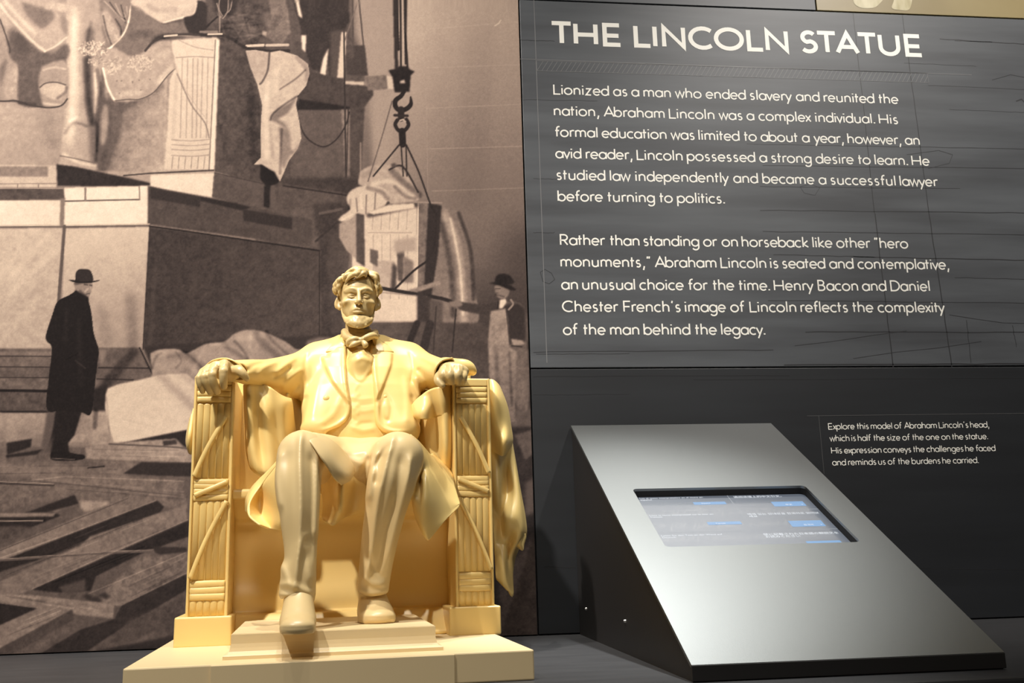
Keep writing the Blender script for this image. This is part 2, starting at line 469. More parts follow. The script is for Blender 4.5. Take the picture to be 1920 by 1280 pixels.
# front lip returns down from the face
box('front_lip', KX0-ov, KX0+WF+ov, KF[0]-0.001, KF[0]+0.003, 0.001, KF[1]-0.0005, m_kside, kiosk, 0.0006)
# recess walls and the screen
bm = bmesh.new()
r0 = [bm.verts.new(kp(a, b, TH-0.0005)) for a, b in inner]; r1 = [bm.verts.new(kp(a, b, DEP+0.001)) for a, b in inner]
for k in range(nI): bm.faces.new([r0[k], r1[k], r1[(k+1) % nI], r0[(k+1) % nI]])
bm_obj('recess_wall', bm, m_black, kiosk)
m_glass = mat('screen_surface', (0.05, 0.055, 0.065), 0.28, 0, 0.5); bsdf(m_glass).inputs['IOR'].default_value = 3.6
b_ = bsdf(m_glass)
b_.inputs['Emission Color'].default_value = (0.30, 0.36, 0.46, 1); b_.inputs['Emission Strength'].default_value = 0.30
b_.inputs['Coat Weight'].default_value = 1.0; b_.inputs['Coat Roughness'].default_value = 0.035
bm = bmesh.new()
pad = 0.004
vs = [bm.verts.new(kp(a, b, DEP)) for a, b in ((OU0-pad, OV0-pad), (OU1+pad, OV0-pad), (OU1+pad, OV1+pad), (OU0-pad, OV1+pad))]
bk = [bm.verts.new(kp(a, b, DEP+0.004)) for a, b in ((OU0-pad, OV0-pad), (OU1+pad, OV0-pad), (OU1+pad, OV1+pad), (OU0-pad, OV1+pad))]
bm.faces.new(vs); bm.faces.new(bk[::-1])
for k in range(4): bm.faces.new([vs[k], bk[k], bk[(k+1) % 4], vs[(k+1) % 4]])
screen = bm_obj('screen', bm, m_glass, kiosk)
def emis(name, c, s):
    m = mat(name, (0.1, 0.1, 0.1), 0.1)
    bsdf(m).inputs['Emission Color'].default_value = (*c, 1); bsdf(m).inputs['Emission Strength'].default_value = s
    return m
m_ui_txt = emis('screen_white', (0.9, 0.95, 1.0), 0.8)
m_ui_blue = emis('screen_blue', (0.12, 0.36, 0.72), 0.75)
m_ui_rule = emis('screen_rule', (0.7, 0.75, 0.8), 0.45)
IW, IH = OU1-OU0, OV1-OV0
slope_rot = Matrix((Vector((1, 0, 0)), -SD, SN)).transposed().to_4x4()
def ui_text(s, u, vv, size, m, name='screen_text'):
    c = bpy.data.curves.new(name, 'FONT'); c.body = s; c.size = size; c.space_line = 0.95
    c.resolution_u = 2
    c.materials.append(m)
    tmp = bpy.data.objects.new(name, c); COL.objects.link(tmp)
    bpy.context.view_layer.update()
    me_ = bpy.data.meshes.new_from_object(tmp.evaluated_get(bpy.context.evaluated_depsgraph_get()))
    bpy.data.objects.remove(tmp)
    me_.name = name
    o = bpy.data.objects.new(name, me_); COL.objects.link(o)
    o.matrix_world = Matrix.Translation(kp(u, vv, DEP-0.0003)) @ slope_rot
    o.parent = screen
    return o
def ui_rect(name, u0, u1, v0, v1, m, dn=0.0002):
    return mesh_obj(name, [kp(u0, v0, DEP-dn), kp(u1, v0, DEP-dn), kp(u1, v1, DEP-dn), kp(u0, v1, DEP-dn)], [(3, 2, 1, 0)], m, screen)
def uv_(px, py): return on_slope(px, py, DEP)
mid = uv_(1388, 960)[0]
ui_rect('screen_divider', mid-0.0003, mid+0.0003, OV0, OV1+0.004, m_ui_rule)
for yy in (955, 993):
    r = uv_(1480, yy)[1]
    ui_rect('screen_divider', OU0, OU1, r-0.0003, r+0.0003, m_ui_rule)
hgt = 0.0068
a = uv_(1200, 931); ui_text('Lea el texto interpretativo en el muro en\nespañol', OU0+0.010, a[1]+0.008, hgt*0.8, m_ui_txt)
a = uv_(1215, 967); ui_text('Lisez le texte interprétatif sur le mur en\nfrançais', OU0+0.010, a[1]+0.001, hgt*0.8, m_ui_txt)
a = uv_(1240, 1005); ui_text('Lesen Sie den Text an der Wand auf\nDeutsch', OU0+0.010, a[1]+0.001, hgt*0.8, m_ui_txt)
a = uv_(1365, 930); ui_text('请阅读墙上的中文引文。', mid+0.007, a[1]+0.006, hgt, m_ui_txt)
a = uv_(1390, 966); ui_text('벽에 있는 안내문을 한국어로 읽어보\n세요', mid+0.007, a[1], hgt, m_ui_txt)
a = uv_(1420, 1004); ui_text('壁に記載された日本語の解説文を\nお読みください', mid+0.007, a[1], hgt, m_ui_txt)
for (pa, pb, s) in (((1453, 940), (1527, 947), '中文'), ((1474, 976), (1558, 985), '한국어'), ((1502, 1014), (1580, 1021), '日本語')):
    A = uv_(*pa); B = uv_(*pb)
    v0, v1 = A[1]+0.001, min(B[1]+0.001, OV1+0.003)
    u0, u1 = IW+OU0-0.058, OU1-0.012
    ui_rect('screen_button', u0, u1, v0, v1, m_ui_blue)
    if v1 < OV1:
        ui_text(s, u0+0.017, v1-0.003, hgt*0.75, m_ui_txt, 'button_text')
        ui_text('>', u1-0.006, v1-0.003, hgt*0.75, m_ui_txt, 'button_text')
for yy, lab in ((943, 'Español'), (981, 'Français')):
    r = uv_(1330, yy)[1]
    ui_rect('screen_button', mid-0.056, mid-0.010, r-0.004, r+0.0045, m_ui_blue)
    ui_text(lab, mid-0.045, r+0.002, hgt*0.6, m_ui_txt, 'button_text')
# bolt heads on the left side
for px_, py_ in ((1100, 1141), (1173, 1164)):
    d = ray(px_, py_); t = KX0/d[0]
    bm = bmesh.new()
    bmesh.ops.create_cone(bm, segments=12, radius1=0.0024, radius2=0.0016, depth=0.003, cap_ends=True)
    bmesh.ops.rotate(bm, verts=bm.verts, matrix=Matrix.Rotation(-PI/2, 3, 'Y'))
    bmesh.ops.translate(bm, verts=bm.verts, vec=(KX0-0.0012, d[1]*t, d[2]*t+CAMZ))
    bm_obj('bolt', bm, m_bolt, kiosk)
# ------------------------------------------------------------------ the mural: one large sepia photograph printed flat on its board.
# Its tones are laid down as filled shapes, lines and soft strokes on a tone sheet, then stored on the board's own vertices.
CX0, CY0, CW, CH = -280, -150, 1320, 1450
tone = np.full((CH, CW), 0.5, np.float32)
def blur1(a, r):
    if r < 1: return a
    for _ in range(2):
        for ax in (0, 1):
            k = 2*r+1
            p = np.concatenate([np.repeat(a.take([0], ax), r+1, ax), a, np.repeat(a.take([-1], ax), r, ax)], ax)
            c = np.cumsum(p, ax, dtype=np.float64)
            a = ((c.take(range(k, c.shape[ax]), ax)-c.take(range(0, c.shape[ax]-k), ax))/k).astype(np.float32)
    return a
def _bb(pts, pad):
    xs = [p[0] for p in pts]; ys = [p[1] for p in pts]
    x0 = max(0, int(min(xs)-CX0-pad)); x1 = min(CW, int(max(xs)-CX0+pad)+2)
    y0 = max(0, int(min(ys)-CY0-pad)); y1 = min(CH, int(max(ys)-CY0+pad)+2)
    return x0, x1, y0, y1
def pmask(pts, soft=0.7, pad=None):
    r = int(round(soft)) if soft >= 1 else 0
    x0, x1, y0, y1 = _bb(pts, 3*r+2)
    if x1 <= x0 or y1 <= y0: return None
    yy, xx = np.mgrid[y0:y1, x0:x1].astype(np.float32)
    acc = np.zeros(xx.shape, np.float32)
    subs = ((.25, .25), (.75, .75), (.25, .75), (.75, .25)) if r == 0 else ((.5, .5),)
    for sx, sy in subs:
        X = xx+sx+CX0; Yy = yy+sy+CY0
        ins = np.zeros(xx.shape, bool)
        n = len(pts)
        for i in range(n):
            ax_, ay = pts[i]; bx_, by = pts[(i+1) % n]
            if ay == by: continue
            c = ((ay > Yy) != (by > Yy))
            ins ^= c & (X < (bx_-ax_)*(Yy-ay)/(by-ay)+ax_)
        acc += ins
    acc /= len(subs)
    if r: acc = blur1(acc, r)
    return (slice(y0, y1), slice(x0, x1)), acc, xx+CX0, yy+CY0
def poly(pts, v, soft=0.7, v1=None, p0=None, p1=None, tex=0.0):
    m_ = pmask(pts, soft)
    if m_ is None: return
    s, a, X, Yy = m_
    if v1 is not None:
        dx, dy = p1[0]-p0[0], p1[1]-p0[1]
        t = np.clip(((X-p0[0])*dx+(Yy-p0[1])*dy)/(dx*dx+dy*dy), 0, 1)
        v = v+(v1-v)*t
    tone[s] = tone[s]*(1-a)+v*a
    if tex: tone[s] += tex*a*FN[s]
def dab(pts, dv, soft):
    m_ = pmask(pts, soft)
    if m_ is None: return
    s, a, X, Yy = m_
    tone[s] += dv*a
def lmask(pts, wd, soft):
    """wd may be a number or a list per point"""
    ws = wd if isinstance(wd, (list, tuple)) else [wd]*len(pts)
    x0, x1, y0, y1 = _bb(pts, max(ws)+soft*2.5+2)
    if x1 <= x0 or y1 <= y0: return None
    yy, xx = np.mgrid[y0:y1, x0:x1].astype(np.float32)
    X = xx+.5+CX0; Yy = yy+.5+CY0
    best = np.full(X.shape, 1e9, np.float32)
    for i in range(len(pts)-1):
        ax_, ay = pts[i]; bx_, by = pts[i+1]
        dx, dy = bx_-ax_, by-ay
        t = np.clip(((X-ax_)*dx+(Yy-ay)*dy)/(dx*dx+dy*dy+1e-9), 0, 1)
        d = np.hypot(X-ax_-t*dx, Yy-ay-t*dy)-(ws[i]+(ws[i+1]-ws[i])*t)/2
        best = np.minimum(best, d)
    return (slice(y0, y1), slice(x0, x1)), np.clip(.5-best/max(soft, .8), 0, 1)
def smooth_pts(pts, n=5):
    if len(pts) < 3: return pts
    P = [pts[0]]+list(pts)+[pts[-1]]; out = []
    for i in range(1, len(P)-2):
        p0, p1, p2, p3 = P[i-1], P[i], P[i+1], P[i+2]
        for k in range(n):
            t = k/n
            out.append(tuple(.5*((2*p1[j])+(-p0[j]+p2[j])*t+(2*p0[j]-5*p1[j]+4*p2[j]-p3[j])*t*t+(-p0[j]+3*p1[j]-3*p2[j]+p3[j])*t**3) for j in range(2)))
    out.append(tuple(pts[-1]))
    return out
def line(pts, wd, v, soft=1.0, curve=False, op=1.0):
    if curve and isinstance(wd, list):
        wd = [w_[0] for w_ in smooth_pts([(q_, 0) for q_ in wd])]
    if curve: pts = smooth_pts(pts)
    m_ = lmask(pts, wd, soft)
    if m_ is None: return
    s, a = m_
    a = a*op
    tone[s] = tone[s]*(1-a)+v*a
def stroke(pts, wd, dv, soft=8, curve=True):
    """a soft burn (dv < 0) or dodge (dv > 0) along a path"""
    if curve: pts = smooth_pts(pts)
    m_ = lmask(pts, wd, soft)
    if m_ is None: return
    s, a = m_
    a = a*a*(3-2*a)
    tone[s] += dv*a
rs = np.random.RandomState(7)
def vnoise(step, ax=1.0):
    h, w_ = int(CH/step)+3, int(CW/(step*ax))+3
    g = rs.rand(h, w_).astype(np.float32)-.5
    yi = np.arange(CH)/step; xi = np.arange(CW)/(step*ax)
    y0 = yi.astype(int); x0_ = xi.astype(int); fy = (yi-y0)[:, None]; fx = (xi-x0_)[None]
    fy = fy*fy*(3-2*fy); fx = fx*fx*(3-2*fx)
    return ((g[y0][:, x0_]*(1-fy)+g[y0+1][:, x0_]*fy)*(1-fx)+(g[y0][:, x0_+1]*(1-fy)+g[y0+1][:, x0_+1]*fy)*fx).astype(np.float32)
FN = vnoise(3)*.6+vnoise(7)*.9+vnoise(20)*.6
def cp(pts): return smooth_pts(list(pts)+[pts[0]])

# --- hall wall and background
poly([(560, -150), (1040, -150), (1040, 760), (560, 760)], .66, v1=.30, p0=(780, 60), p1=(860, 640))
stroke([(760, -100), (760, 300)], 90, .03, 60, False)
stroke([(1000, 480), (960, 560), (800, 640)], 120, -.09, 90)
stroke([(720, 0), (700, 160), (690, 330)], 40, -.14, 50)
stroke([(900, 60), (880, 360)], 60, -.03, 40)
for a, b in [((800, 55), (980, 40)), ((800, 127), (980, 121)), ((800, 203), (985, 195)), ((800, 279), (985, 274)), ((810, 358), (985, 352))]:
    line([a, b], 1.2, .72, 1.5, op=.5)
line([(800, 200), (803, 410)], 1, .7, 1.5, op=.35)
line([(928, 48), (935, 44), (939, 38)], 2, .8, 1.5)
# far-left dark interior behind the scaffold
poly([(385, -150), (690, -150), (684, 180), (640, 640), (585, 640), (430, 360), (385, 200)], .30, 1, tex=.06)
poly([(655, -150), (745, -150), (740, 130), (735, 320), (700, 330), (690, 160), (664, 60)], .60, 6)
poly([(545, 200), (655, 200), (655, 420), (545, 420)], .34, 1, tex=.05)
poly([(385, -150), (480, -150), (500, 90), (460, 100), (405, 70)], .27, 1, tex=.1)
stroke([(430, 20), (470, 60)], 20, .08, 12); stroke([(500, 30), (520, 80)], 14, .10, 8)
# figures of workmen high on the scaffold
poly([(500, -20), (535, -20), (545, 60), (530, 82), (500, 70), (508, 30)], .42, 1, tex=.12)
poly([(560, -150), (650, -150), (655, 40), (645, 60), (640, 150), (618, 148), (612, 90), (600, 135), (585, 130), (566, 80), (563, 50), (548, 0)], .20, 1, tex=.03)
poly([(620, 60), (645, 55), (644, 148), (620, 148)], .29, 2)
poly([(640, 60), (650, 60), (645, 146), (632, 146)], .78, 1)
poly([(555, -20), (567, 34), (560, 30), (552, -10)], .85, 1)
poly([(565, 66), (574, 66), (573, 98), (566, 92)], .85, 1)
poly([(616, 90), (610, 145), (600, 138), (606, 110)], .85, 1)
line([(660, -150), (662, 150)], 3.5, .30, 1.2); line([(672, -10), (684, 110)], 3, .30, 1.2); line([(645, 80), (672, 0)], 2, .42, 1.5)
poly([(662, 85), (684, 85), (690, 142), (650, 140), (650, 112), (664, 108)], .24, 1)
# scaffold deck and posts
poly([(560, 128), (600, 138), (700, 165), (700, 178), (680, 205), (560, 185)], .25, 1, tex=.04)
poly([(560, 185), (680, 204), (665, 206), (556, 206)], .13, 1)
poly([(645, 152), (683, 153), (683, 160), (648, 158)], .74, 1)
poly([(684, 143), (725, 141), (728, 166), (690, 170)], .44, 1, tex=.08); poly([(725, 142), (740, 144), (738, 167), (727, 167)], .75, 1)
poly([(656, 200), (684, 200), (672, 420), (650, 430)], .27, 1, tex=.05)
poly([(640, 205), (656, 205), (656, 335), (648, 336)], .47, 1.2, tex=.1)
line([(645, 60), (650, 440)], 3, .18, 1.2); line([(653, 205), (650, 330)], 2, .2, 1)
line([(676, 268), (676, 350)], 3, .5, 1.2)
line([(556, 190), (560, 225), (575, 258), (605, 275), (630, 262), (648, 235), (655, 210)], 2.6, .17, 1.2, curve=True)
poly([(520, 335), (690, 330), (660, 400), (600, 385), (520, 380)], .22, 3, tex=.03)
poly([(530, 345), (650, 362), (650, 400), (560, 390), (520, 400)], .30, 2, tex=.05)
line([(530, 348), (650, 366)], 3, .16, 1.2)
poly([(585, 380), (690, 380), (650, 470), (600, 470)], .22, 3, tex=.04)
line([(592, 452), (640, 410)], 4, .18, 1.5); line([(600, 400), (640, 392)], 5, .33, 2)

# --- great seated figure: seat block, legs and robe
poly([(-280, 150), (430, 150), (430, 330), (-280, 330)], .63, tex=.05)
poly([(-280, 190), (120, 200), (115, 310), (-280, 310)], .66, 2, v1=.60, p0=(0, 220), p1=(110, 300), tex=.05)
stroke([(85, 215), (95, 260)], 30, -.06, 25)
poly([(185, 180), (325, 130), (320, 322), (180, 320)], .50, 1, v1=.66, p0=(205, 260), p1=(310, 290), tex=.09)
stroke([(215, 195), (205, 250), (190, 310)], 26, -.22, 18)
stroke([(300, 160), (250, 190), (225, 205)], 14, -.18, 14)
stroke([(320, 140), (312, 220), (308, 310)], 10, -.06, 10)
# left robe group
poly([(-280, -150), (135, -150), (130, 190), (100, 200), (60, 198), (0, 188), (-280, 190)], .58, 1, tex=.04)
poly(cp([(20, 70), (60, 80), (120, 85), (128, 130), (125, 190), (90, 198), (40, 190), (30, 120)]), .42, 2, tex=.05)
stroke([(0, 20), (20, 60), (60, 90), (85, 108), (110, 92)], 16, .10, 14); stroke([(10, 5), (45, 45), (75, 85)], 12, .14, 10)
stroke([(50, 20), (75, 50), (100, 45)], 22, -.20, 14); stroke([(90, 15), (105, 30), (115, 55)], 10, .10, 8)
stroke([(0, 45), (12, 75), (20, 95)], 4, -.28, 5); stroke([(22, 62), (35, 90), (60, 105), (90, 110)], 22, -.20, 14)
stroke([(80, 97), (125, 80)], 12, .03, 8)
stroke([(52, 115), (50, 150), (55, 180)], 34, -.15, 20); stroke([(10, 110), (5, 150)], 16, .04, 14)
stroke([(25, 120), (28, 180)], 14, .18, 10); stroke([(0, 175), (30, 182)], 10, .12, 8)
poly(cp([(74, 160), (90, 152), (112, 156), (122, 166), (118, 182), (98, 186), (80, 178)]), .64, 1.5); line([(76, 162), (90, 154), (112, 156), (122, 166)], 2, .33, 1.5, True)
poly(cp([(90, 120), (120, 112), (124, 150), (90, 150), (80, 140)]), .58, 3); stroke([(100, 190), (115, 188)], 8, .18, 6)
line([(-280, 184), (0, 189), (40, 194), (90, 201), (120, 196)], 2.5, .26, 2, True)
stroke([(-60, 60), (-40, 180)], 30, -.14, 24); stroke([(-120, 20), (-90, 180)], 24, .08, 22); stroke([(-180, 20), (-170, 180)], 26, -.12, 22)
line([(85, 10), (110, 8), (125, 18)], 5, .75, 2, True)
# near leg
LEG = [(130, -150), (190, -150), (200, 40), (196, 140), (192, 230), (184, 318), (150, 316), (112, 308), (118, 240), (126, 180), (124, 90), (124, 40)]
poly(LEG, .68, 1, v1=.60, p0=(125, 100), p1=(195, 100), tex=.04)
stroke([(168, 60), (165, 140), (172, 220), (178, 300)], 16, -.22, 14); stroke([(195, 130), (190, 200), (182, 300)], 8, -.25, 8)
stroke([(140, 20), (137, 150), (132, 250)], 14, .09, 14); stroke([(180, 120), (184, 200)], 8, .08, 6)
stroke([(125, 250), (140, 232), (165, 236)], 6, -.08, 6); stroke([(120, 290), (150, 305), (180, 310)], 6, .14, 6)
line([(113, 292), (135, 296), (180, 306)], 2, .4, 2, True)
# robe over the knee and lap
ROBE = [(190, -20), (245, -10), (250, 30), (340, 30), (360, 20), (372, -150), (190, -150)]
poly(ROBE, .66, 1.5, tex=.05)
poly([(185, -10), (240, 5), (238, 50), (220, 75), (205, 92), (192, 60)], .46, 1.5, tex=.06)
for k in range(4):
    line([(196+k*9, 2+k*2), (216+k*6, 24+k*5), (234, 42-k*2)], 3, .30, 2, True)
stroke([(200, 20), (205, 70)], 8, .14, 7); stroke([(215, 50), (222, 70)], 6, .2, 5)
FL = cp([(245, 12), (300, 45), (345, 35), (352, 62), (318, 68), (322, 100), (330, 126), (300, 160), (270, 184), (216, 189), (202, 160), (192, 120), (208, 90), (234, 55), (243, 30)])
poly(FL, .64, 1, v1=.55, p0=(220, 170), p1=(290, 60), tex=.07)
stroke([(255, 30), (290, 55), (330, 62)], 34, -.19, 20); stroke([(240, 70), (290, 72), (300, 62)], 30, -.17, 18)
stroke([(250, 105), (275, 90), (290, 72)], 14, -.20, 10)
stroke([(214, 185), (203, 155), (195, 128)], 4, .24, 3); stroke([(244, 20), (240, 50), (225, 75), (207, 90)], 4, .24, 3)
stroke([(325, 128), (298, 156), (268, 182)], 3, .2, 3); stroke([(300, 90), (315, 120)], 14, .06, 14); stroke([(220, 175), (270, 170)], 16, .05, 12)
poly(cp([(300, -20), (345, -15), (372, -10), (366, 22), (345, 35), (310, 42), (270, 20)]), .70, 2, tex=.04); stroke([(310, 40), (346, 33), (368, 12)], 4, .14, 3)
rr = random.Random(3)
for cx_, cy_, rx_, ry_, n_ in ((175, 92, 28, 14, 60), (265, 118, 26, 16, 60), (215, 120, 20, 24, 50)):
    for _ in range(n_):
        a = rr.random()*6.28; d_ = rr.random()**.5; qx, qy = cx_+rx_*d_*math.cos(a), cy_+ry_*d_*math.sin(a)
        line([(qx, qy), (qx+rr.uniform(-5, 5), qy+rr.uniform(-5, 5))], rr.uniform(1.2, 2.6), rr.choice([.86, .86, .46]), 1.2, op=.8)
# dark platform edge above the column, and the robe shadow
poly([(345, 30), (388, 8), (388, 60), (352, 62)], .19, 1.5)
poly([(285, 75), (310, 62), (420, 62), (440, 72), (500, 100), (500, 92), (420, 55), (300, 60), (272, 82), (268, 98)], .22, 1.5)
line([(308, 66), (342, 66), (415, 64)], 3.5, .78, 1.2, op=.8); poly([(374, 58), (408, 58), (408, 66), (374, 66)], .45, 1)
line([(462, 86), (494, 84)], 4, .80, 1.2); line([(500, 85), (540, 84)], 5, .72, 1.2)
for p in (([(410, 30), (405, 5), (418, -30)]), ([(414, 32), (425, 20), (432, -30)]), ([(412, 30), (412, 60)]), ([(385, 55), (408, 30)])): line(p, 1.8, .62 if p[0][0] > 400 else .15, 1.2, True)
# carved folds of the robe, read from the print in a second pass
def Z3(*p): return [(a/3.048, b/3.048) for a, b in p]
def zp(pts, v, soft=1.2, **k): poly(smooth_pts(Z3(*pts)+[Z3(pts[0])[0]], 4) if k.pop('c', 1) else Z3(*pts), v, soft, **k)
zp([(-400, -100), (0, 20), (70, 110), (180, 230), (260, 295), (380, 215), (375, 120), (300, 60), (330, -100)], .66, 2, tex=.04)
zp([(120, 10), (230, 40), (300, 60), (310, 105), (250, 160), (200, 140), (150, 80)], .45, 3, tex=.04)
zp([(250, 25), (330, 15), (390, 30), (380, 70), (300, 55), (260, 48)], .70, 1.5, tex=.06)
zp([(345, 90), (385, 120), (380, 200), (350, 160)], .52, 2)
zp([(60, 175), (110, 190), (180, 250), (270, 325), (380, 250), (385, 330), (240, 360), (110, 370), (40, 330), (55, 250)], .36, 2, tex=.05)
zp([(95, 180), (150, 230), (170, 290), (110, 300), (80, 240)], .30, 3)
zp([(-400, 150), (0, 130), (40, 260), (60, 330), (100, 390), (110, 560), (60, 580), (0, 580), (-400, 560)], .58, 2, tex=.05)
line(Z3((0, 110), (25, 180), (55, 270), (55, 300)), 2.4, .24, 1.6, True)
zp([(0, 390), (40, 330), (10, 480), (0, 500)], .40, 3)
zp([(40, 420), (100, 390), (105, 540), (30, 560)], .66, 2.5, tex=.08)
zp([(110, 370), (235, 365), (225, 440), (222, 520), (260, 600), (110, 590)], .35, 2, tex=.05)
zp([(240, 380), (380, 360), (385, 600), (330, 610), (250, 605), (225, 500), (222, 440)], .60, 1.8, tex=.05)
stroke(Z3((245, 400), (310, 385), (375, 395)), 4, .12, 4)
zp([(228, 505), (250, 478), (310, 470), (370, 485), (380, 520), (340, 570), (280, 560), (240, 530)], .70, 1.2, tex=.05)
line(Z3((228, 500), (260, 476), (320, 470), (375, 485)), 2.2, .30, 1.6, True)
stroke(Z3((330, 560), (370, 530), (380, 500)), 5, -.22, 5); stroke(Z3((250, 590), (340, 600)), 5, .14, 4)
stroke(Z3((110, 590), (200, 600)), 7, -.10, 6)
line(Z3((-300, 560), (0, 578), (90, 575), (180, 603), (280, 615), (350, 603), (385, 565)), 2.6, .22, 1.6, True)
stroke(Z3((0, 25), (70, 115), (180, 232), (255, 292)), 5, .16, 5); stroke(Z3((30, 10), (110, 100), (200, 190)), 7, .10, 8)
stroke(Z3((255, 295), (320, 262), (378, 215)), 3.5, .14, 3)
# near leg, its creases and the slot of shade beside it
stroke(Z3((520, 130), (500, 240), (510, 330)), 6, -.10, 6)
stroke(Z3((490, 345), (500, 470), (505, 600), (530, 700)), 12, -.20, 10)
stroke(Z3((555, 400), (570, 520), (555, 700), (560, 860)), 7, -.22, 6)
stroke(Z3((430, 120), (420, 350), (430, 520), (400, 800)), 16, .07, 14)
stroke(Z3((540, 420), (545, 520), (540, 640)), 5, .14, 5); stroke(Z3((370, 760), (420, 700), (490, 720)), 5, -.10, 5); stroke(Z3((400, 690), (440, 670)), 5, .08, 5)
zp([(600, 560), (635, 600), (625, 700), (628, 800), (596, 860), (570, 950), (556, 965), (556, 880), (570, 700), (560, 560)], .34, 1.6, tex=.04)
zp([(600, 590), (620, 640), (612, 760), (590, 830), (575, 800), (580, 660)], .58, 2, tex=.05)
zp([(640, 580), (700, 590), (690, 760), (640, 900), (590, 970), (630, 800)], .36, 4, tex=.05)
# flap of the robe over the knee
zp([(745, 30), (870, 100), (935, 130), (1050, 108), (1082, 190), (935, 200), (870, 250), (815, 300), (750, 325), (640, 268), (705, 200), (735, 110)], .43, 1.6, tex=.05)
zp([(600, 330), (640, 270), (750, 322), (815, 300), (870, 245), (985, 235), (985, 300), (1012, 385), (940, 440), (880, 525), (800, 565), (655, 575), (612, 480), (585, 380)], .64, 2, tex=.07)
stroke(Z3((870, 250), (900, 215), (960, 205)), 9, -.16, 8); stroke(Z3((930, 130), (1050, 112)), 6, -.10, 5); stroke(Z3((760, 200), (850, 190)), 16, -.08, 12)
stroke(Z3((745, 30), (738, 110), (705, 195), (640, 265), (615, 278)), 3.2, .30, 2.5)
stroke(Z3((588, 390), (612, 490), (655, 575)), 3.6, .28, 3); line(Z3((655, 576), (730, 568), (800, 566), (880, 526), (960, 430), (1012, 385)), 1.8, .30, 1.4, True)
stroke(Z3((900, 470), (980, 380)), 8, .08, 7); stroke(Z3((680, 540), (800, 530)), 10, .07, 8); stroke(Z3((880, 330), (960, 300)), 14, .05, 10)
for k in range(8): line(Z3((rr.uniform(640, 860), rr.uniform(420, 540)), (rr.uniform(640, 860), rr.uniform(420, 540)))[:1]*2, 2.5, .42, 1.6)
zp([(760, 0), (1135, -60), (1128, 40), (1110, 80), (1050, 100), (980, 118), (930, 132), (870, 96), (800, 45), (745, 20)], .72, 1.4, tex=.04)
stroke(Z3((1125, 20), (1108, 80), (1050, 98), (935, 130)), 3, .14, 2.5); stroke(Z3((850, 30), (900, 60), (1000, 50)), 9, -.07, 8)
zp([(570, 40), (600, 0), (740, 10), (735, 60), (700, 150), (660, 100), (600, 60)], .50, 1.4)
for k in range(5): stroke(Z3((595+k*32, 5+k*8), (660+k*18, 70+k*14), (715-k*2, 120-k*12)), 2.4, -.22 if k % 2 else .12, 2)
zp([(575, 70), (615, 60), (690, 200), (660, 240), (625, 250), (590, 150)], .64, 1.5, tex=.10); stroke(Z3((590, 90), (610, 180), (635, 250)), 3, -.25, 3); stroke(Z3((660, 110), (690, 160), (690, 200)), 3, -.18, 3)
for cx_, cy_, rx_, ry_, n_ in ((520, 275, 75, 40, 170), (800, 360, 80, 45, 170), (650, 380, 60, 55, 120), (550, 350, 50, 30, 50)):
    for _ in range(n_):
        a = rr.random()*6.28; d_ = rr.random()**.6; qx, qy = cx_+rx_*d_*math.cos(a), cy_+ry_*d_*math.sin(a)
        line(Z3((qx, qy), (qx+rr.uniform(-7, 7), qy+rr.uniform(-9, 9))), rr.uniform(1.2, 2.2), rr.choice([.84, .80, .48]), 1.3, op=.55)
# dark boards that cap the column
poly(cp(Z3((1130, 0), (1180, 30), (1165, 185), (1085, 190), (1050, 105), (1110, 85))), .17, 1.2)
line(Z3((830, 290), (880, 235), (940, 205), (1040, 196), (1150, 200)), 4.5, .22, 1.6, True)
line(Z3((1150, 200), (1260, 200), (1330, 225), (1410, 275), (1524, 292), (1650, 290)), 6, .17, 1.3, True)
line(Z3((940, 207), (1010, 200)), 3.2, .80, 1); line(Z3((1190, 196), (1268, 194)), 3.2, .80, 1); line(Z3((1145, 182), (1240, 182)), 4, .48, 1.2)
line(Z3((1415, 262), (1505, 260)), 4, .78, 1); poly(Z3((1500, 175), (1524, 180), (1524, 210), (1500, 200)), .6, 1)
for a, b, c in (((1240, 20), (1252, 70), (1245, 95)), ((1300, 0), (1310, 60), (1290, 95)), ((1325, 10), (1322, 60), (1270, 105)), ((1258, 100), (1256, 140), (1254, 180))): line(Z3(a, b, c), 2, .52, 1.1, True)
line(Z3((1170, 160), (1210, 125), (1245, 95)), 3, .14, 1.1)
poly(cp(Z3((1215, -60), (1360, -60), (1345, 60), (1290, 100), (1230, 60))), .19, 2)
for a, b, c in (((1240, 20), (1252, 70), (1262, 100)), ((1305, -20), (1302, 60), (1275, 105)), ((1325, 10), (1315, 55), (1290, 80)), ((1262, -30), (1250, 40), (1270, 90))): line(Z3(a, b, c), 1.8, .56, 1.1, True)
for k in range(14): stroke([(rr.uniform(410, 500), rr.uniform(20, 85)), (rr.uniform(410, 500), rr.uniform(10, 85))], 3, rr.choice([.06, -.06]), 4)
# fluted column on the chair front
poly([(322, 75), (405, 70), (412, 75), (404, 318), (308, 318), (314, 240), (318, 150), (330, 125), (322, 90)], .78, 1, tex=.03)
poly([(405, 72), (412, 76), (404, 320), (393, 318)], .86, 1)
line([(404, 75), (392, 318)], 2.0, .45, 1.2)
line([(330, 108), (365, 106), (400, 108)], 1.6, .55, 1.2, True); line([(335, 75), (365, 88), (400, 94)], 1.6, .62, 1.2, True)
for xa, xb in ((342, 338), (352, 349), (362, 360), (371, 368), (380, 376), (390, 387)):
    stroke([(xa, 110), (xb, 258)], 2.4, -.13, 1.8, False)
stroke([(332, 130), (324, 260)], 7, -.05, 6)
line([(332, 138), (358, 195), (384, 230), (392, 258)], 2.2, .48, 1.4, True); line([(330, 130), (352, 175), (386, 222)], 1.2, .66, 1.2, True)
for y_ in (262, 271, 280, 291): line([(322, y_), (360, y_+2), (394, y_-1)], 1.6, .58, 1.3, True)
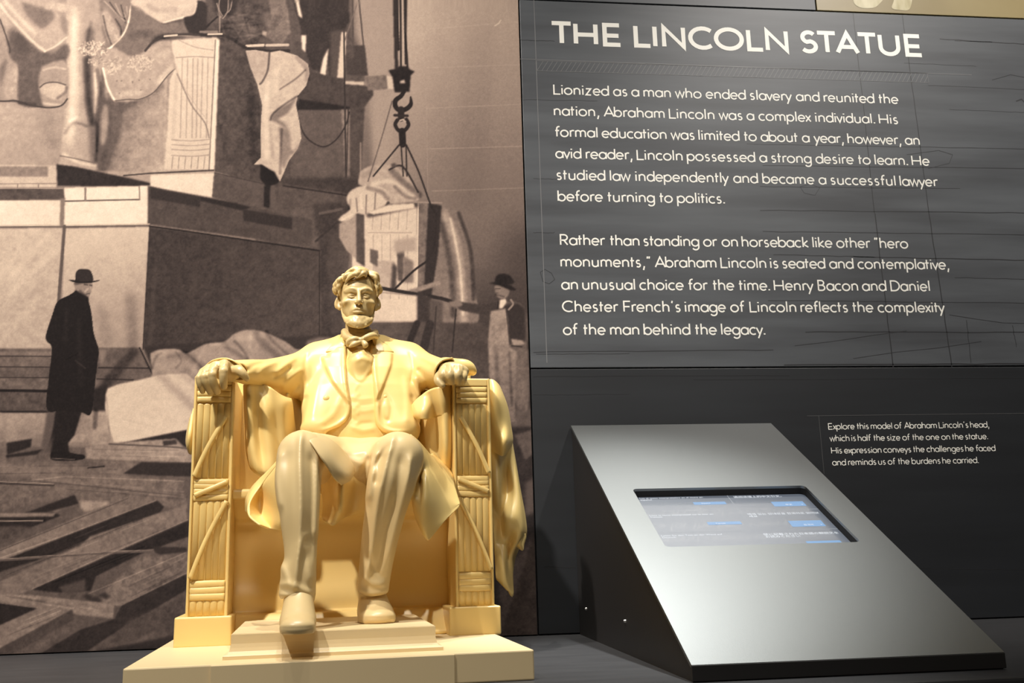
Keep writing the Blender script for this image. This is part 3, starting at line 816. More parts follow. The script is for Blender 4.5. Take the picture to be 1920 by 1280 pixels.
for k in range(6): line([(324+k*12, 294), (322+k*12, 316)], 1.5, .54, 1.2)
stroke([(312, 150), (308, 300)], 5, .06, 4)
# dark side of the throne
poly([(412, 75), (470, 100), (487, 190), (495, 345), (402, 322)], .29, 1, v1=.24, p0=(410, 200), p1=(495, 200), tex=.08)
stroke([(470, 170), (475, 300)], 12, -.06, 12)
# hanging drapery at the corner of the seat
D1 = Z3((1405, 290), (1460, 285), (1540, 300), (1600, 288), (1700, 318), (1760, 365), (1770, 420), (1750, 490), (1700, 550), (1692, 600), (1712, 700), (1722, 790), (1700, 850), (1650, 920), (1625, 980), (1600, 1038), (1560, 985), (1500, 940), (1450, 940), (1490, 900), (1490, 720), (1498, 600), (1470, 480), (1430, 380))
poly(D1, .72, .9, tex=.05)
poly(Z3((1405, 290), (1540, 300), (1530, 390), (1490, 475), (1465, 470), (1430, 380)), .66, 1.2, tex=.05)
stroke(Z3((1540, 305), (1530, 400), (1500, 465), (1485, 480)), 3.5, -.38, 3)
stroke(Z3((1745, 400), (1690, 450), (1600, 510)), 3, -.24, 3); stroke(Z3((1700, 330), (1750, 390), (1755, 450)), 8, -.12, 6)
poly(cp(Z3((1700, 545), (1650, 590), (1580, 630), (1545, 680), (1580, 700), (1640, 735), (1620, 700), (1590, 680), (1650, 640))), .46, 1.5)
stroke(Z3((1700, 548), (1620, 600), (1560, 650), (1545, 685)), 3.5, -.25, 3)
poly(cp(Z3((1590, 725), (1650, 735), (1700, 780), (1700, 850), (1650, 900), (1620, 960), (1605, 900), (1600, 800))), .52, 2, tex=.05)
poly(cp(Z3((1650, 740), (1690, 690), (1715, 780), (1690, 850), (1665, 860), (1660, 800))), .72, 2, tex=.04)
stroke(Z3((1610, 740), (1605, 850), (1600, 990)), 5, -.18, 4); stroke(Z3((1530, 480), (1520, 650), (1525, 900)), 9, .07, 8); stroke(Z3((1580, 400), (1570, 520)), 12, .05, 10); stroke(Z3((1545, 740), (1560, 900)), 6, -.06, 6)
poly([(488, 308), (515, 322), (525, 342), (500, 352), (488, 335)], .10, 1)
# stepped plinth: white slabs, dark planks
poly([(-280, 305), (106, 310), (106, 352), (-280, 358)], .74, 1, tex=.05)
poly([(-280, 312), (90, 312), (90, 331), (-280, 332)], .52, 1, tex=.06)
for x_ in (33, 72): line([(x_, 346), (x_, 354)], 1.5, .4)
line([(-280, 346), (106, 344)], 1.5, .5)
poly([(106, 308), (140, 312), (282, 343), (282, 350), (108, 348)], .15, 1, tex=.03)
poly([(230, 328), (285, 330), (285, 343)], .62, 1)
line([(232, 329), (280, 325), (400, 319)], 2.6, .22, 1.2); line([(402, 324), (495, 345)], 2, .14, 1.2); line([(402, 324), (398, 368)], 1.4, .2, 1); poly(Z3((1550, 1060), (1570, 1060), (1580, 1200), (1545, 1190)), .33, 1.2); poly(Z3((1590, 1040), (1615, 1040), (1612, 1220), (1585, 1220)), .30, 1.2); poly(Z3((1505, 1060), (1545, 1060), (1540, 1190), (1505, 1180)), .12, 1.2)
poly([(282, 328), (402, 324), (398, 370), (350, 362), (282, 352)], .84, 1, tex=.03)
poly([(402, 324), (495, 345), (493, 395), (398, 370)], .30, 1, tex=.05)
poly([(120, 352), (282, 348), (277, 420), (118, 424)], .88, 1, tex=.03); poly([(-280, 375), (117, 375), (114, 424), (-280, 424)], .88, 1, v1=.84, p0=(0, 400), p1=(110, 400), tex=.03)
line([(122, 377), (262, 374)], 2.5, .30, 1.2); line([(261, 350), (262, 374)], 2.5, .5, 1.2); line([(160, 353), (160, 376)], 4, .5, 1.2)
poly([(-280, 352), (118, 352), (122, 374), (-280, 377)], .29, 1, tex=.07); line([(-280, 353), (118, 353)], 2, .6, 1.2)
poly([(277, 348), (585, 412), (585, 462), (277, 420)], .27, 1, tex=.04)
poly([(282, 350), (315, 358), (375, 368), (375, 388), (282, 372)], .18, 1); poly([(375, 368), (440, 380), (470, 388), (455, 395), (375, 376)], .14, 1)
poly([(455, 392), (548, 408), (548, 430), (457, 414)], .17, 1)
line([(-280, 427), (60, 426), (280, 424)], 4, .34, 1.2); line([(-280, 424), (280, 420)], 1.5, .78, 1.2); line([(0, 428), (110, 428)], 4, .42, 1.2)
poly([(113, 372), (122, 372), (120, 424), (112, 424)], .48, 1)
# big wrapped block
poly([(-280, 430), (118, 427), (108, 660), (-280, 660)], .74, 1, v1=.66, p0=(0, 450), p1=(100, 640), tex=.05)
poly([(122, 428), (280, 425), (268, 655), (112, 660)], .76, 1, v1=.60, p0=(200, 440), p1=(240, 640), tex=.03)
for a, b in (((10, 560), (100, 470)), ((0, 640), (70, 560)), ((20, 520), (90, 440)), ((-80, 600), (40, 470))): stroke([a, b], 10, .04, 14, False)
stroke([(245, 560), (250, 650)], 20, -.12, 18); stroke([(190, 580), (200, 640)], 20, -.06, 18)
line([(121, 424), (110, 562), (104, 665)], 6, .34, 1.3)
poly([(280, 425), (600, 468), (598, 640), (268, 655)], .215, 1, v1=.25, p0=(290, 500), p1=(590, 500), tex=.035)
line([(280, 424), (340, 432), (600, 470)], 3, .12, 1.2); line([(281, 425), (268, 655)], 1.6, .13, 1); line([(599, 470), (599, 640)], 2, .13, 1.2)
stroke([(290, 500), (283, 640)], 8, .03, 8)
poly([(600, 450), (645, 460), (640, 640), (601, 640)], .21, 2, tex=.03); poly([(612, 470), (645, 400), (650, 640), (626, 640)], .25, 4, tex=.03)
# timber courses below
poly([(-280, 655), (262, 652), (285, 702), (285, 780), (-280, 775)], .38, 1, tex=.06)
for y0_, y1_, c in ((658, 664, .47), (667, 684, .42), (688, 704, .36), (707, 726, .40), (732, 768, .31)):
    poly([(-280, y0_), (98, y0_+1), (98, y1_+3), (-280, y1_)], c, 1, tex=.09)
for y_ in (666, 686, 706): line([(-280, y_), (98, y_+2)], 2, .18, 1.2)
line([(-280, 728), (98, 733)], 5, .10, 1.5); line([(-280, 770), (98, 772)], 4, .13, 1.5)
poly([(180, 652), (262, 652), (284, 702), (265, 712), (205, 740), (198, 760), (176, 775)], .36, 1, tex=.06)
poly([(184, 655), (200, 655), (190, 690)], .5, 2); stroke([(250, 660), (190, 730)], 18, -.14, 10)
line([(185, 689), (280, 690)], 2.5, .15, 1.2); line([(182, 710), (250, 712)], 2.5, .15, 1.2); line([(262, 652), (286, 702)], 3, .12, 1.2)
poly([(175, 730), (200, 720), (200, 775), (172, 775)], .14, 1.5)
poly([(-280, 772), (98, 774), (88, 850), (-280, 850)], .60, 1, v1=.45, p0=(0, 790), p1=(0, 850), tex=.07)
poly([(88, 772), (108, 772), (100, 850), (76, 848)], .34, 1.5)
poly([(150, 770), (200, 770), (212, 835), (125, 835)], .50, 2, v1=.66, p0=(150, 800), p1=(200, 800), tex=.08); stroke([(180, 772), (178, 800)], 8, -.22, 6)
# covered stone heap with pale slab
poly([(380, 640), (1040, 640), (1040, 1300), (380, 1300)], .20, 2, tex=.04)
H1 = cp([(282, 662), (300, 655), (335, 655), (350, 662), (385, 645), (420, 640), (440, 625), (465, 618), (495, 622), (535, 640), (560, 655), (600, 640), (640, 660), (640, 760), (430, 760), (300, 720), (285, 690)])
poly([(268, 650), (640, 625), (640, 700), (290, 705)], .18, 2)
poly(H1, .58, 1, v1=.50, p0=(350, 680), p1=(600, 690), tex=.04)
stroke([(420, 645), (450, 665), (480, 690)], 10, -.12, 10); stroke([(480, 625), (500, 650), (560, 700)], 12, -.14, 12); stroke([(320, 665), (355, 668), (380, 690)], 14, -.12, 12)
stroke([(300, 662), (330, 658)], 12, .09, 10); stroke([(450, 632), (490, 630)], 14, .08, 12); stroke([(400, 690), (470, 700)], 18, -.10, 14); stroke([(385, 648), (360, 700)], 6, .06, 8)
stroke([(350, 662), (372, 682), (388, 700)], 5, -.10, 5); stroke([(395, 645), (430, 648), (470, 672)], 6, .08, 6); stroke([(440, 640), (452, 652), (466, 676), (455, 690)], 5, -.14, 5); stroke([(500, 622), (512, 640), (540, 665)], 6, -.12, 6); stroke([(470, 625), (468, 650)], 7, .06, 6); stroke([(285, 690), (292, 670), (302, 662)], 5, -.12, 5); stroke([(330, 660), (340, 676), (330, 690)], 4, -.09, 4)
poly(cp([(575, 640), (600, 632), (640, 640), (640, 680), (580, 660)]), .40, 2, tex=.04)
S1 = [(198, 740), (202, 728), (222, 720), (262, 712), (300, 702), (350, 700), (372, 720), (385, 800), (350, 806), (214, 833), (205, 800), (197, 765)]
poly(S1, .80, 1.2, v1=.74, p0=(220, 740), p1=(350, 720), tex=.035)
stroke([(300, 705), (360, 760)], 16, -.10, 16); stroke([(230, 785), (290, 800)], 3, -.05, 4); stroke([(200, 745), (206, 825)], 3, -.10, 3); stroke([(350, 700), (385, 740)], 20, -.07, 14)
poly([(214, 833), (350, 806), (385, 800), (385, 842), (300, 838)], .13, 1)
# rubble and planks on the ground
poly([(-280, 838), (400, 838), (400, 1300), (-280, 1300)], .36, 2, v1=.30, p0=(100, 850), p1=(300, 1220), tex=.06)
poly([(127, 815), (205, 812), (210, 828), (185, 830), (128, 828)], .58, 1, tex=.09)
poly([(160, 838), (205, 830), (330, 822), (345, 838), (385, 842), (385, 870), (300, 866), (162, 860)], .55, 1, tex=.09); line([(205, 832), (330, 838), (360, 842)], 3, .33, 1.5)
poly([(305, 826), (330, 824), (333, 832), (306, 836)], .2, 1)
poly([(-280, 848), (12, 828), (12, 875), (0, 878), (-280, 890)], .42, 1, tex=.06); poly([(12, 830), (60, 822), (58, 838), (14, 852)], .14, 1); poly([(10, 853), (80, 842), (70, 852), (12, 858)], .14, 1)
poly([(-280, 868), (400, 872), (400, 890), (-280, 890)], .47, 3, v1=.40, p0=(0, 880), p1=(300, 880), tex=.09)
poly([(160, 862), (230, 864), (300, 864), (400, 868), (400, 885), (230, 888)], .42, 1, tex=.09); poly([(230, 888), (265, 866), (400, 868), (400, 894), (300, 892)], .16, 1)
line([(165, 877), (195, 874)], 2.5, .12, 1.2)
poly([(58, 884), (100, 878), (200, 890), (345, 900), (345, 932), (270, 925), (60, 900)], .45, 1, v1=.40, p0=(60, 890), p1=(340, 920), tex=.10); line([(60, 901), (200, 915), (300, 926), (350, 932)], 3, .22, 1.5)
poly([(-280, 898), (60, 900), (350, 930), (350, 950), (-280, 925)], .40, 2, tex=.09)
line([(-120, 905), (0, 905), (100, 909)], 5, .22, 1.2); line([(-120, 903), (0, 903), (100, 907)], 1.6, .62, 1.2)
poly([(30, 905), (55, 895), (35, 902)], .15, 1)
# ladders and beams, receding to the upper right
def plank(a, b, c, d, top, e=0, side=.14, tx=.10):
    poly([a, b, c, d], top, 1, tex=tx)
    if e: poly([d, c, (c[0]+e*.15, c[1]+e), (d[0]+e*.15, d[1]+e)], side, 1, tex=.02)
plank((-280, 925), (135, 926), (130, 930), (-280, 1020), .40)
poly([(-60, 1010), (140, 928), (150, 935), (150, 945), (85, 966), (60, 962), (-60, 985)], .40, 1, tex=.1)
poly([(45, 962), (140, 927), (148, 944), (80, 962)], .15, 1)
poly([(150, 938), (205, 940), (200, 950), (160, 960), (150, 950)], .58, 1.5, tex=.08)
poly([(-280, 965), (100, 960), (115, 966), (80, 980), (0, 1010), (-280, 1020)], .14, 1, tex=.03)
poly([(-280, 962), (105, 961), (100, 968), (-280, 972)], .50, 1, tex=.09); line([(-280, 977), (80, 976)], 2, .60, 1.2)
poly([(-280, 1005), (40, 985), (60, 990), (-20, 1025), (-280, 1060)], .30, 2, tex=.08)
poly([(-280, 1080), (0, 1030), (235, 932), (300, 938), (180, 995), (-20, 1058), (-280, 1130)], .50, 1, v1=.42, p0=(0, 1040), p1=(280, 940), tex=.09)
line([(0, 1032), (240, 934)], 1.5, .28, 1.2)
poly([(-280, 1160), (0, 1052), (295, 938), (308, 950), (300, 960), (180, 1005), (100, 1040), (-20, 1078), (-280, 1180)], .14, 1, tex=.02)
poly([(-280, 1180), (0, 1090), (150, 1022), (170, 1005), (350, 945), (350, 975), (60, 1105), (-280, 1230)], .44, 1, tex=.09)
poly([(60, 1105), (355, 975), (355, 1005), (270, 1035), (180, 1080), (170, 1108), (100, 1110)], .13, 1, tex=.02)
line([(0, 1050), (100, 1043), (200, 1036), (300, 1032), (355, 1026)], 4.5, .34, 1.3, True); line([(0, 1048), (200, 1034), (290, 1030)], 1.3, .55, 1.1)
poly([(285, 1024), (350, 1026), (350, 1036), (300, 1040), (290, 1034)], .17, 1)
poly([(110, 1100), (160, 1085), (160, 1108), (120, 1112)], .27, 2)
poly([(260, 1045), (355, 1035), (355, 1080), (225, 1140), (180, 1130), (200, 1105)], .42, 2, v1=.38, p0=(220, 1120), p1=(340, 1050), tex=.12)
for q in ((165, 1118), (195, 1116), (180, 1124)): poly([(q[0]-12, q[1]), (q[0], q[1]-7), (q[0]+12, q[1]+1), (q[0]+4, q[1]+8)], .18, 1.5)
plank((-280, 1100), (10, 1115), (225, 1132), (212, 1160), .46, 0)
poly([(0, 1113), (60, 1115), (228, 1135), (212, 1158), (100, 1140), (0, 1130)], .50, 1, tex=.1)
poly([(214, 1134), (228, 1136), (224, 1156), (212, 1160)], .30, 1)
poly([(-280, 1120), (0, 1130), (72, 1140), (0, 1172), (-280, 1220)], .14, 1, tex=.02)
poly([(-280, 1260), (0, 1172), (75, 1138), (138, 1142), (60, 1185), (0, 1215), (-280, 1290)], .48, 1, tex=.1)
poly([(-280, 1300), (0, 1215), (135, 1142), (140, 1160), (20, 1228), (-200, 1300)], .26, 1, tex=.05)
poly([(20, 1235), (140, 1165), (175, 1155), (120, 1190), (60, 1225)], .34, 2, tex=.09)
poly([(215, 1160), (228, 1134), (350, 1075), (350, 1105), (200, 1195), (150, 1230), (60, 1235), (150, 1180)], .16, 1, tex=.03)
poly([(240, 1165), (345, 1115), (330, 1180), (200, 1210)], .26, 3, tex=.06); poly([(245, 1205), (295, 1180), (270, 1205), (225, 1220)], .36, 2, tex=.05)
poly([(180, 1220), (330, 1190), (330, 1235), (120, 1240)], .17, 2)
stroke([(200, 1230), (330, 1220)], 30, -.05, 20)

for (a, b, w_) in (((0, 1075), (280, 962), 30), ((0, 1120), (340, 985), 34), ((230, 1120), (345, 1065), 40), ((0, 1190), (120, 1142), 24), ((60, 905), (345, 928), 18), ((160, 846), (345, 850), 16), ((10, 1118), (215, 1148), 14), ((-100, 880), (220, 878), 16)):
    for k in range(7):
        o_ = (rr.random()-.5)*w_; t0, t1 = sorted((rr.random(), rr.random()))
        if t1-t0 < .2: t1 = min(1, t0+.3)
        p0 = (a[0]+(b[0]-a[0])*t0, a[1]+(b[1]-a[1])*t0+o_); p1 = (a[0]+(b[0]-a[0])*t1, a[1]+(b[1]-a[1])*t1+o_)
        stroke([p0, p1], 1.4, rr.choice([-.09, -.06, .07, .09]), 1.6, False)
for p in (((0, 1046), (130, 1000), (292, 938)), ((60, 1104), (200, 1040), (352, 974)), ((165, 1113), (350, 1035)), ((0, 1130), (70, 1139)), ((228, 1134), (350, 1074)), ((60, 900), (120, 893), (345, 902))):
    stroke(list(p), 1.6, .13, 1.8, False)
# --- hanging fragment: hand, sleeve and column end on the hoist
poly(cp([(810, 375), (850, 390), (870, 430), (885, 480), (890, 540), (895, 605), (830, 605), (800, 560), (790, 440)]), .46, 1, tex=.07)
stroke([(835, 400), (860, 470), (870, 600)], 14, .16, 12); stroke([(860, 400), (882, 470), (888, 560)], 7, -.20, 6); stroke([(828, 420), (845, 500), (850, 590)], 10, -.18, 10); stroke([(845, 410), (862, 500), (868, 590)], 5, .14, 5)
poly([(800, 380), (828, 385), (822, 470), (802, 600), (775, 600), (790, 470)], .17, 1)
poly([(662, 400), (782, 382), (784, 604), (672, 606), (660, 500)], .76, 1, tex=.04)
poly([(636, 420), (662, 402), (672, 395), (668, 485), (650, 470), (636, 445)], .60, 1, tex=.05)
poly([(668, 395), (683, 395), (684, 500), (668, 490)], .27, 1, tex=.04)
poly([(783, 380), (803, 380), (795, 540), (782, 540)], .42, 1, tex=.1); line([(784, 382), (781, 600)], 2.5, .82, 1)
for x_ in (700, 716, 732, 748, 764): line([(x_, 395), (x_-2, 430)], 1.3, .60); line([(x_, 440), (x_, 560)], 1.3, .62)
line([(690, 436), (772, 436)], 1.5, .60)
poly(cp([(700, 490), (736, 488), (740, 500), (735, 535), (708, 536), (702, 515)]), .66, 1, tex=.05); poly([(736, 492), (745, 500), (742, 545), (732, 545)], .24, 2)
poly([(694, 466), (709, 470), (708, 500), (694, 492)], .34, 1.2, tex=.05); poly([(744, 466), (758, 466), (756, 530), (746, 525)], .30, 1.2, tex=.05); poly([(756, 480), (775, 490), (775, 530), (756, 530)], .42, 1.5, tex=.06)
line([(742, 540), (775, 508), (800, 490)], 4, .13, 1.2, True); line([(800, 490), (815, 460), (818, 400)], 4, .16, 1.5, True)
poly([(760, 545), (825, 525), (828, 533), (775, 550)], .54, 1.2, tex=.06)
line([(714, 540), (760, 548), (830, 560), (860, 572)], 7, .14, 1.5, True); line([(716, 548), (800, 556)], 2, .55, 1.2)
poly([(738, 450), (780, 445), (780, 470), (740, 475)], .62, 3)
poly([(782, 545), (810, 560), (805, 605), (782, 605)], .20, 1.5); poly([(805, 560), (830, 565), (830, 606), (806, 606)], .30, 2)
poly([(640, 604), (990, 605), (990, 690), (660, 660)], .30, 2, v1=.24, p0=(700, 640), p1=(900, 640), tex=.04)
line([(782, 606), (760, 660)], 12, .15, 3); line([(806, 608), (790, 670)], 16, .17, 3); line([(855, 580), (848, 660)], 3, .16, 1.5); line([(818, 575), (812, 665)], 3, .20, 1.5)
poly([(600, 660), (700, 640), (1000, 700), (1000, 900), (860, 900)], .26, 4, tex=.04)
poly([(920, 700), (1000, 690), (1000, 760), (960, 765)], .20, 4)
poly([(960, 770), (1000, 768), (1000, 800), (955, 800)], .33, 2, tex=.05); poly([(900, 800), (1000, 800), (1000, 1240), (930, 1240)], .16, 3, tex=.04)
poly([(965, 815), (1000, 805), (1000, 850), (985, 862)], .32, 2, tex=.05); poly([(985, 905), (1002, 895), (1004, 960), (985, 965)], .30, 3); poly([(940, 1080), (1006, 1000), (1012, 1120), (1012, 1200), (930, 1200)], .25, 6, tex=.04); poly([(940, 1010), (1005, 960), (1006, 990), (960, 1050)], .12, 3)
# bundle and stone hand
poly(cp([(672, 345), (676, 322), (700, 310), (740, 312), (768, 335), (785, 360), (780, 380), (740, 385), (700, 360)]), .66, 1, tex=.05)
stroke([(700, 345), (735, 340), (775, 365)], 8, .10, 8); stroke([(735, 320), (760, 345), (785, 365)], 12, -.22, 9); stroke([(740, 350), (760, 368), (778, 372)], 6, -.16, 5); stroke([(680, 330), (700, 318)], 10, -.08, 8)
HND = cp([(634, 412), (640, 405), (656, 392), (650, 375), (655, 360), (672, 350), (695, 348), (718, 352), (728, 365), (724, 385), (712, 400), (700, 404), (680, 402), (668, 400), (658, 410), (642, 415)])
poly(HND, .74, 1, tex=.04)
for p in (([(668, 372), (670, 396)]), ([(687, 366), (686, 400)]), ([(704, 362), (702, 400)])): line(p, 2.6, .48, 2)
stroke([(690, 352), (715, 360), (726, 372)], 8, -.20, 6); stroke([(657, 375), (655, 392)], 4, -.14, 4); stroke([(676, 366), (678, 390)], 5, .08, 4); stroke([(660, 402), (640, 413)], 3, .06, 3)
line([(700, 400), (716, 398), (728, 380)], 5, .25, 3, True); poly([(686, 402), (728, 384), (784, 378), (784, 388), (690, 408)], .25, 1.5)
poly([(690, 398), (728, 384), (776, 381), (778, 390), (700, 402)], .80, 1)
line([(776, 379), (828, 380)], 3, .55, 1.3)
# hoist: chains, block, hook, slings
poly([(733, -150), (739, -150), (747, 130), (740, 130)], .17, 1); line([(749, -150), (752, 125)], 4, .17, 1.2)
line([(743, -150), (746, 60)], 4, .28, 1.2); line([(764, -150), (760, 60), (764, 125)], 4, .18, 1.2)
for k in range(26): line([(742+.2*k, -60+k*6.0), (742+.2*k, -57+k*6.0)], 4.6, .16, 1); line([(758+.12*k, -60+k*7.0), (758+.12*k, -56+k*7.0)], 4.6, .15, 1)
line([(766, -150), (762, 60)], 2, .3, 1)
poly([(728, 132), (745, 128), (748, 124), (765, 124), (768, 130), (778, 134), (770, 142), (768, 172), (740, 173), (736, 145)], .12, 1)
poly([(750, 152), (758, 149), (760, 156), (750, 156)], .72, 1)
line([(757, 172), (752, 180), (742, 188), (741, 198), (748, 206), (760, 205), (770, 196), (770, 182)], [8, 8, 9, 9, 9, 9, 8, 3], .13, 1.2, True)
line([(752, 205), (752, 214), (752, 222)], 12, .15, 1.2); line([(740, 216), (764, 217)], 5, .17, 1.2); line([(745, 225), (741, 234), (748, 245), (758, 245), (766, 234), (762, 224)], 7, .14, 1.2, True); line([(754, 246), (755, 270)], 13, .12, 1.4)
line([(750, 226), (756, 224), (760, 228)], 3, .7, 1)
line([(748, 272), (700, 330)], 3, .15, 1.1); line([(752, 274), (756, 330)], 2.6, .15, 1); line([(761, 272), (763, 330)], 2.6, .15, 1); line([(762, 272), (785, 322), (806, 380), (815, 398)], 3.2, .14, 1.1, True)
line([(735, 190), (715, 260), (690, 340)], 2.2, .36, 1.2, True); line([(730, 318), (755, 312), (784, 360)], 3.5, .17, 1.2, True); poly([(733, 308), (740, 305), (746, 312), (735, 314)], .3, 1)

# --- man in long coat and hat
COAT = cp([(142, 545), (163, 553), (166, 563), (172, 590), (176, 625), (185, 655), (183, 680), (178, 720), (175, 755), (168, 778), (150, 772), (115, 770), (88, 768), (90, 720), (97, 655), (88, 640), (86, 628), (98, 590), (108, 565), (130, 553)])
poly([(105, 765), (155, 765), (140, 815), (128, 830), (130, 850), (96, 850), (92, 835), (100, 800)], .11, 1)
poly(cp([(95, 848), (115, 844), (140, 850), (158, 853), (155, 861), (120, 864), (96, 861)]), .10, .9); line([(97, 859), (140, 861)], 1.2, .4, 1)
poly([(100, 815), (88, 840), (78, 846), (96, 845)], .3, 1.5)
poly(COAT, .095, .9)
stroke([(125, 580), (122, 640)], 8, .025, 8); stroke([(148, 600), (152, 720)], 10, .02, 9); line([(124, 674), (146, 662)], 2.2, .05, 1); line([(142, 676), (160, 690)], 2, .2, 2)
poly(cp([(139, 530), (145, 526), (170, 528), (173, 540), (170, 550), (165, 557), (152, 552), (141, 542)]), .54, .9)
poly([(138, 530), (150, 527), (152, 533), (140, 534)], .32, 1); line([(158, 533), (164, 534)], 2.2, .22, 1.2); line([(168, 534), (172, 535)], 2, .25, 1); line([(170, 538), (172, 545)], 1.5, .7, 1); line([(162, 551), (168, 550)], 1.8, .28, 1.2); stroke([(150, 545), (160, 554)], 4, -.18, 4); stroke([(165, 541), (160, 546)], 3, .15, 3)
poly(cp([(141, 526), (142, 512), (148, 505), (158, 504), (168, 506), (173, 514), (174, 527), (158, 529)]), .16, .9); poly(cp([(128, 524), (140, 525), (160, 528), (187, 525), (176, 529), (158, 531), (138, 529)]), .10, .8)
poly([(141, 543), (166, 557), (166, 563), (138, 556)], .10, 1)
# --- man in apron by the hanging fragment
poly(cp([(935, 572), (960, 565), (980, 572), (990, 600), (988, 650), (992, 700), (990, 765), (975, 768), (940, 700), (925, 600)]), .36, 1, tex=.06)
poly(cp([(860, 565), (900, 570), (935, 568), (945, 580), (920, 590), (870, 583), (858, 576)]), .22, 1.2)
poly(cp([(840, 566), (862, 563), (866, 573), (850, 575)]), .46, 1)
poly([(942, 572), (972, 568), (985, 580), (986, 640), (955, 645), (940, 600)], .19, 1.5)
poly([(920, 583), (948, 578), (952, 600), (955, 650), (970, 660), (965, 790), (945, 792), (918, 720), (915, 640)], .57, 1.2, v1=.40, p0=(930, 600), p1=(945, 770), tex=.08)
stroke([(930, 650), (935, 780)], 8, -.10, 7); stroke([(955, 660), (960, 760)], 5, -.12, 5); line([(949, 580), (956, 645)], 2, .25, 1.2)
poly([(958, 635), (980, 638), (984, 645), (962, 648)], .58, 1.2); line([(960, 648), (978, 650)], 3, .2, 1.5); poly([(968, 655), (990, 655), (988, 765), (970, 765)], .40, 2, tex=.06)
poly(cp([(927, 538), (934, 532), (950, 532), (955, 542), (953, 553), (945, 560), (932, 556)]), .50, 1); stroke([(930, 552), (945, 556)], 3, -.15, 3); line([(929, 541), (938, 541)], 1.8, .25, 1.2); line([(928, 549), (934, 549)], 1.5, .3, 1)
poly([(937, 562), (948, 560), (950, 566), (942, 578), (936, 578)], .85, 1); line([(934, 566), (933, 578)], 2.5, .15, 1)
poly(cp([(927, 532), (930, 518), (940, 513), (955, 516), (964, 530), (950, 533)]), .12, 1); poly(cp([(916, 531), (935, 528), (955, 534), (968, 543), (955, 543), (935, 535)]), .11, 1)
line([(958, 562), (962, 570), (954, 580)], 3.5, .55, 1.3, True)
# print grain
tone += vnoise(1.6)*.035 + vnoise(3)*.03 + FN*.012
tone = np.clip(tone, 0.0, 1.0)

# --- the board that carries it: a grid fine enough for the print, coarser beyond the frame's edge
def axis(a, b, fine0, fine1, step, coarse):
    out = list(np.arange(a, fine0, coarse))+list(np.arange(fine0, fine1, step))+list(np.arange(fine1, b, coarse))
    return np.array(out+[b], np.float64)
mx = axis(-0.95, JX-0.0012, -0.67, JX-0.0012, 0.00135, 0.006)
mz = axis(0.0020, 1.75, 0.0020, 1.075, 0.00135, 0.012)
MX, MZ = np.meshgrid(mx, mz)
nV = MX.size
P3 = np.stack([MX.ravel(), np.full(nV, PY), MZ.ravel()], 1)
pp = project(P3)
u_ = np.clip(pp[:, 0]-CX0-.5, 0, CW-1.001); v_ = np.clip(pp[:, 1]-CY0-.5, 0, CH-1.001)
ui, vi = u_.astype(int), v_.astype(int); fu, fv = u_-ui, v_-vi
tv = (tone[vi, ui]*(1-fu)+tone[vi, ui+1]*fu)*(1-fv)+(tone[vi+1, ui]*(1-fu)+tone[vi+1, ui+1]*fu)*fv
stops = np.array([0, .1, .2, .35, .5, .65, .8, 1.0])
ramp = np.array([(20, 16, 16), (40, 34, 33), (64, 54, 51), (101, 86, 79), (138, 118, 106), (177, 153, 135), (214, 189, 164), (245, 228, 203)])/255.0
lin = np.where(ramp <= .04045, ramp/12.92, ((ramp+.055)/1.055)**2.4)
lin = lin**1.08
lin = lin*.86+lin.mean(1, keepdims=True)*.14
rgb = np.stack([np.interp(tv, stops, lin[:, k]) for k in range(3)]+[np.ones(nV)], 1).astype(np.float32)
nx, nz_ = len(mx), len(mz)
me = bpy.data.meshes.new('mural_panel')
idx = np.arange(nV).reshape(nz_, nx)
quads = np.stack([idx[:-1, :-1], idx[:-1, 1:], idx[1:, 1:], idx[1:, :-1]], -1).reshape(-1, 4)
nF0 = len(quads)
# rim and back so that the board has thickness
bc = np.array([(mx[0], PY+.011, mz[0]), (mx[-1], PY+.011, mz[0]), (mx[-1], PY+.011, mz[-1]), (mx[0], PY+.011, mz[-1])])
allv = np.concatenate([P3, bc])
c4 = [idx[0, 0], idx[0, -1], idx[-1, -1], idx[-1, 0]]
faces_extra = [(nV+3, nV+2, nV+1, nV)] + [(c4[(k+1) % 4], c4[k], nV+k, nV+(k+1) % 4) for k in range(4)]
quads = np.concatenate([quads, np.array(faces_extra)])
me.vertices.add(len(allv)); me.vertices.foreach_set('co', allv.ravel().astype(np.float32))
me.loops.add(quads.size); me.loops.foreach_set('vertex_index', quads.ravel().astype(np.int32))
me.polygons.add(len(quads)); me.polygons.foreach_set('loop_start', np.arange(0, quads.size, 4, dtype=np.int32))
me.update(calc_edges=True)
ca_ = me.color_attributes.new('print', 'FLOAT_COLOR', 'POINT')
ca_.data.foreach_set('color', np.concatenate([rgb, np.tile(np.array([[.02, .02, .02, 1]], np.float32), (4, 1))]).ravel())
m_mural = mat('sepia_print', (0.5, 0.4, 0.3), 0.75, 0, 0.08)
at_ = node(m_mural, 'ShaderNodeAttribute', attribute_name='print')
gn = node(m_mural, 'ShaderNodeTexNoise'); gn.inputs['Scale'].default_value = 480; gn.inputs['Detail'].default_value = 2
tcm = node(m_mural, 'ShaderNodeTexCoord'); link(m_mural, tcm.outputs['Object'], gn.inputs['Vector'])
gn.inputs['Roughness'].default_value = 0.8
mrg = node(m_mural, 'ShaderNodeMapRange'); mrg.inputs['To Min'].default_value = 0.80; mrg.inputs['To Max'].default_value = 1.20
link(m_mural, gn.outputs[0], mrg.inputs['Value'])
mxn = node(m_mural, 'ShaderNodeVectorMath', operation='MULTIPLY')
link(m_mural, at_.outputs['Color'], mxn.inputs[0]); link(m_mural, mrg.outputs[0], mxn.inputs[1])
link(m_mural, mxn.outputs[0], bsdf(m_mural).inputs['Base Color'])
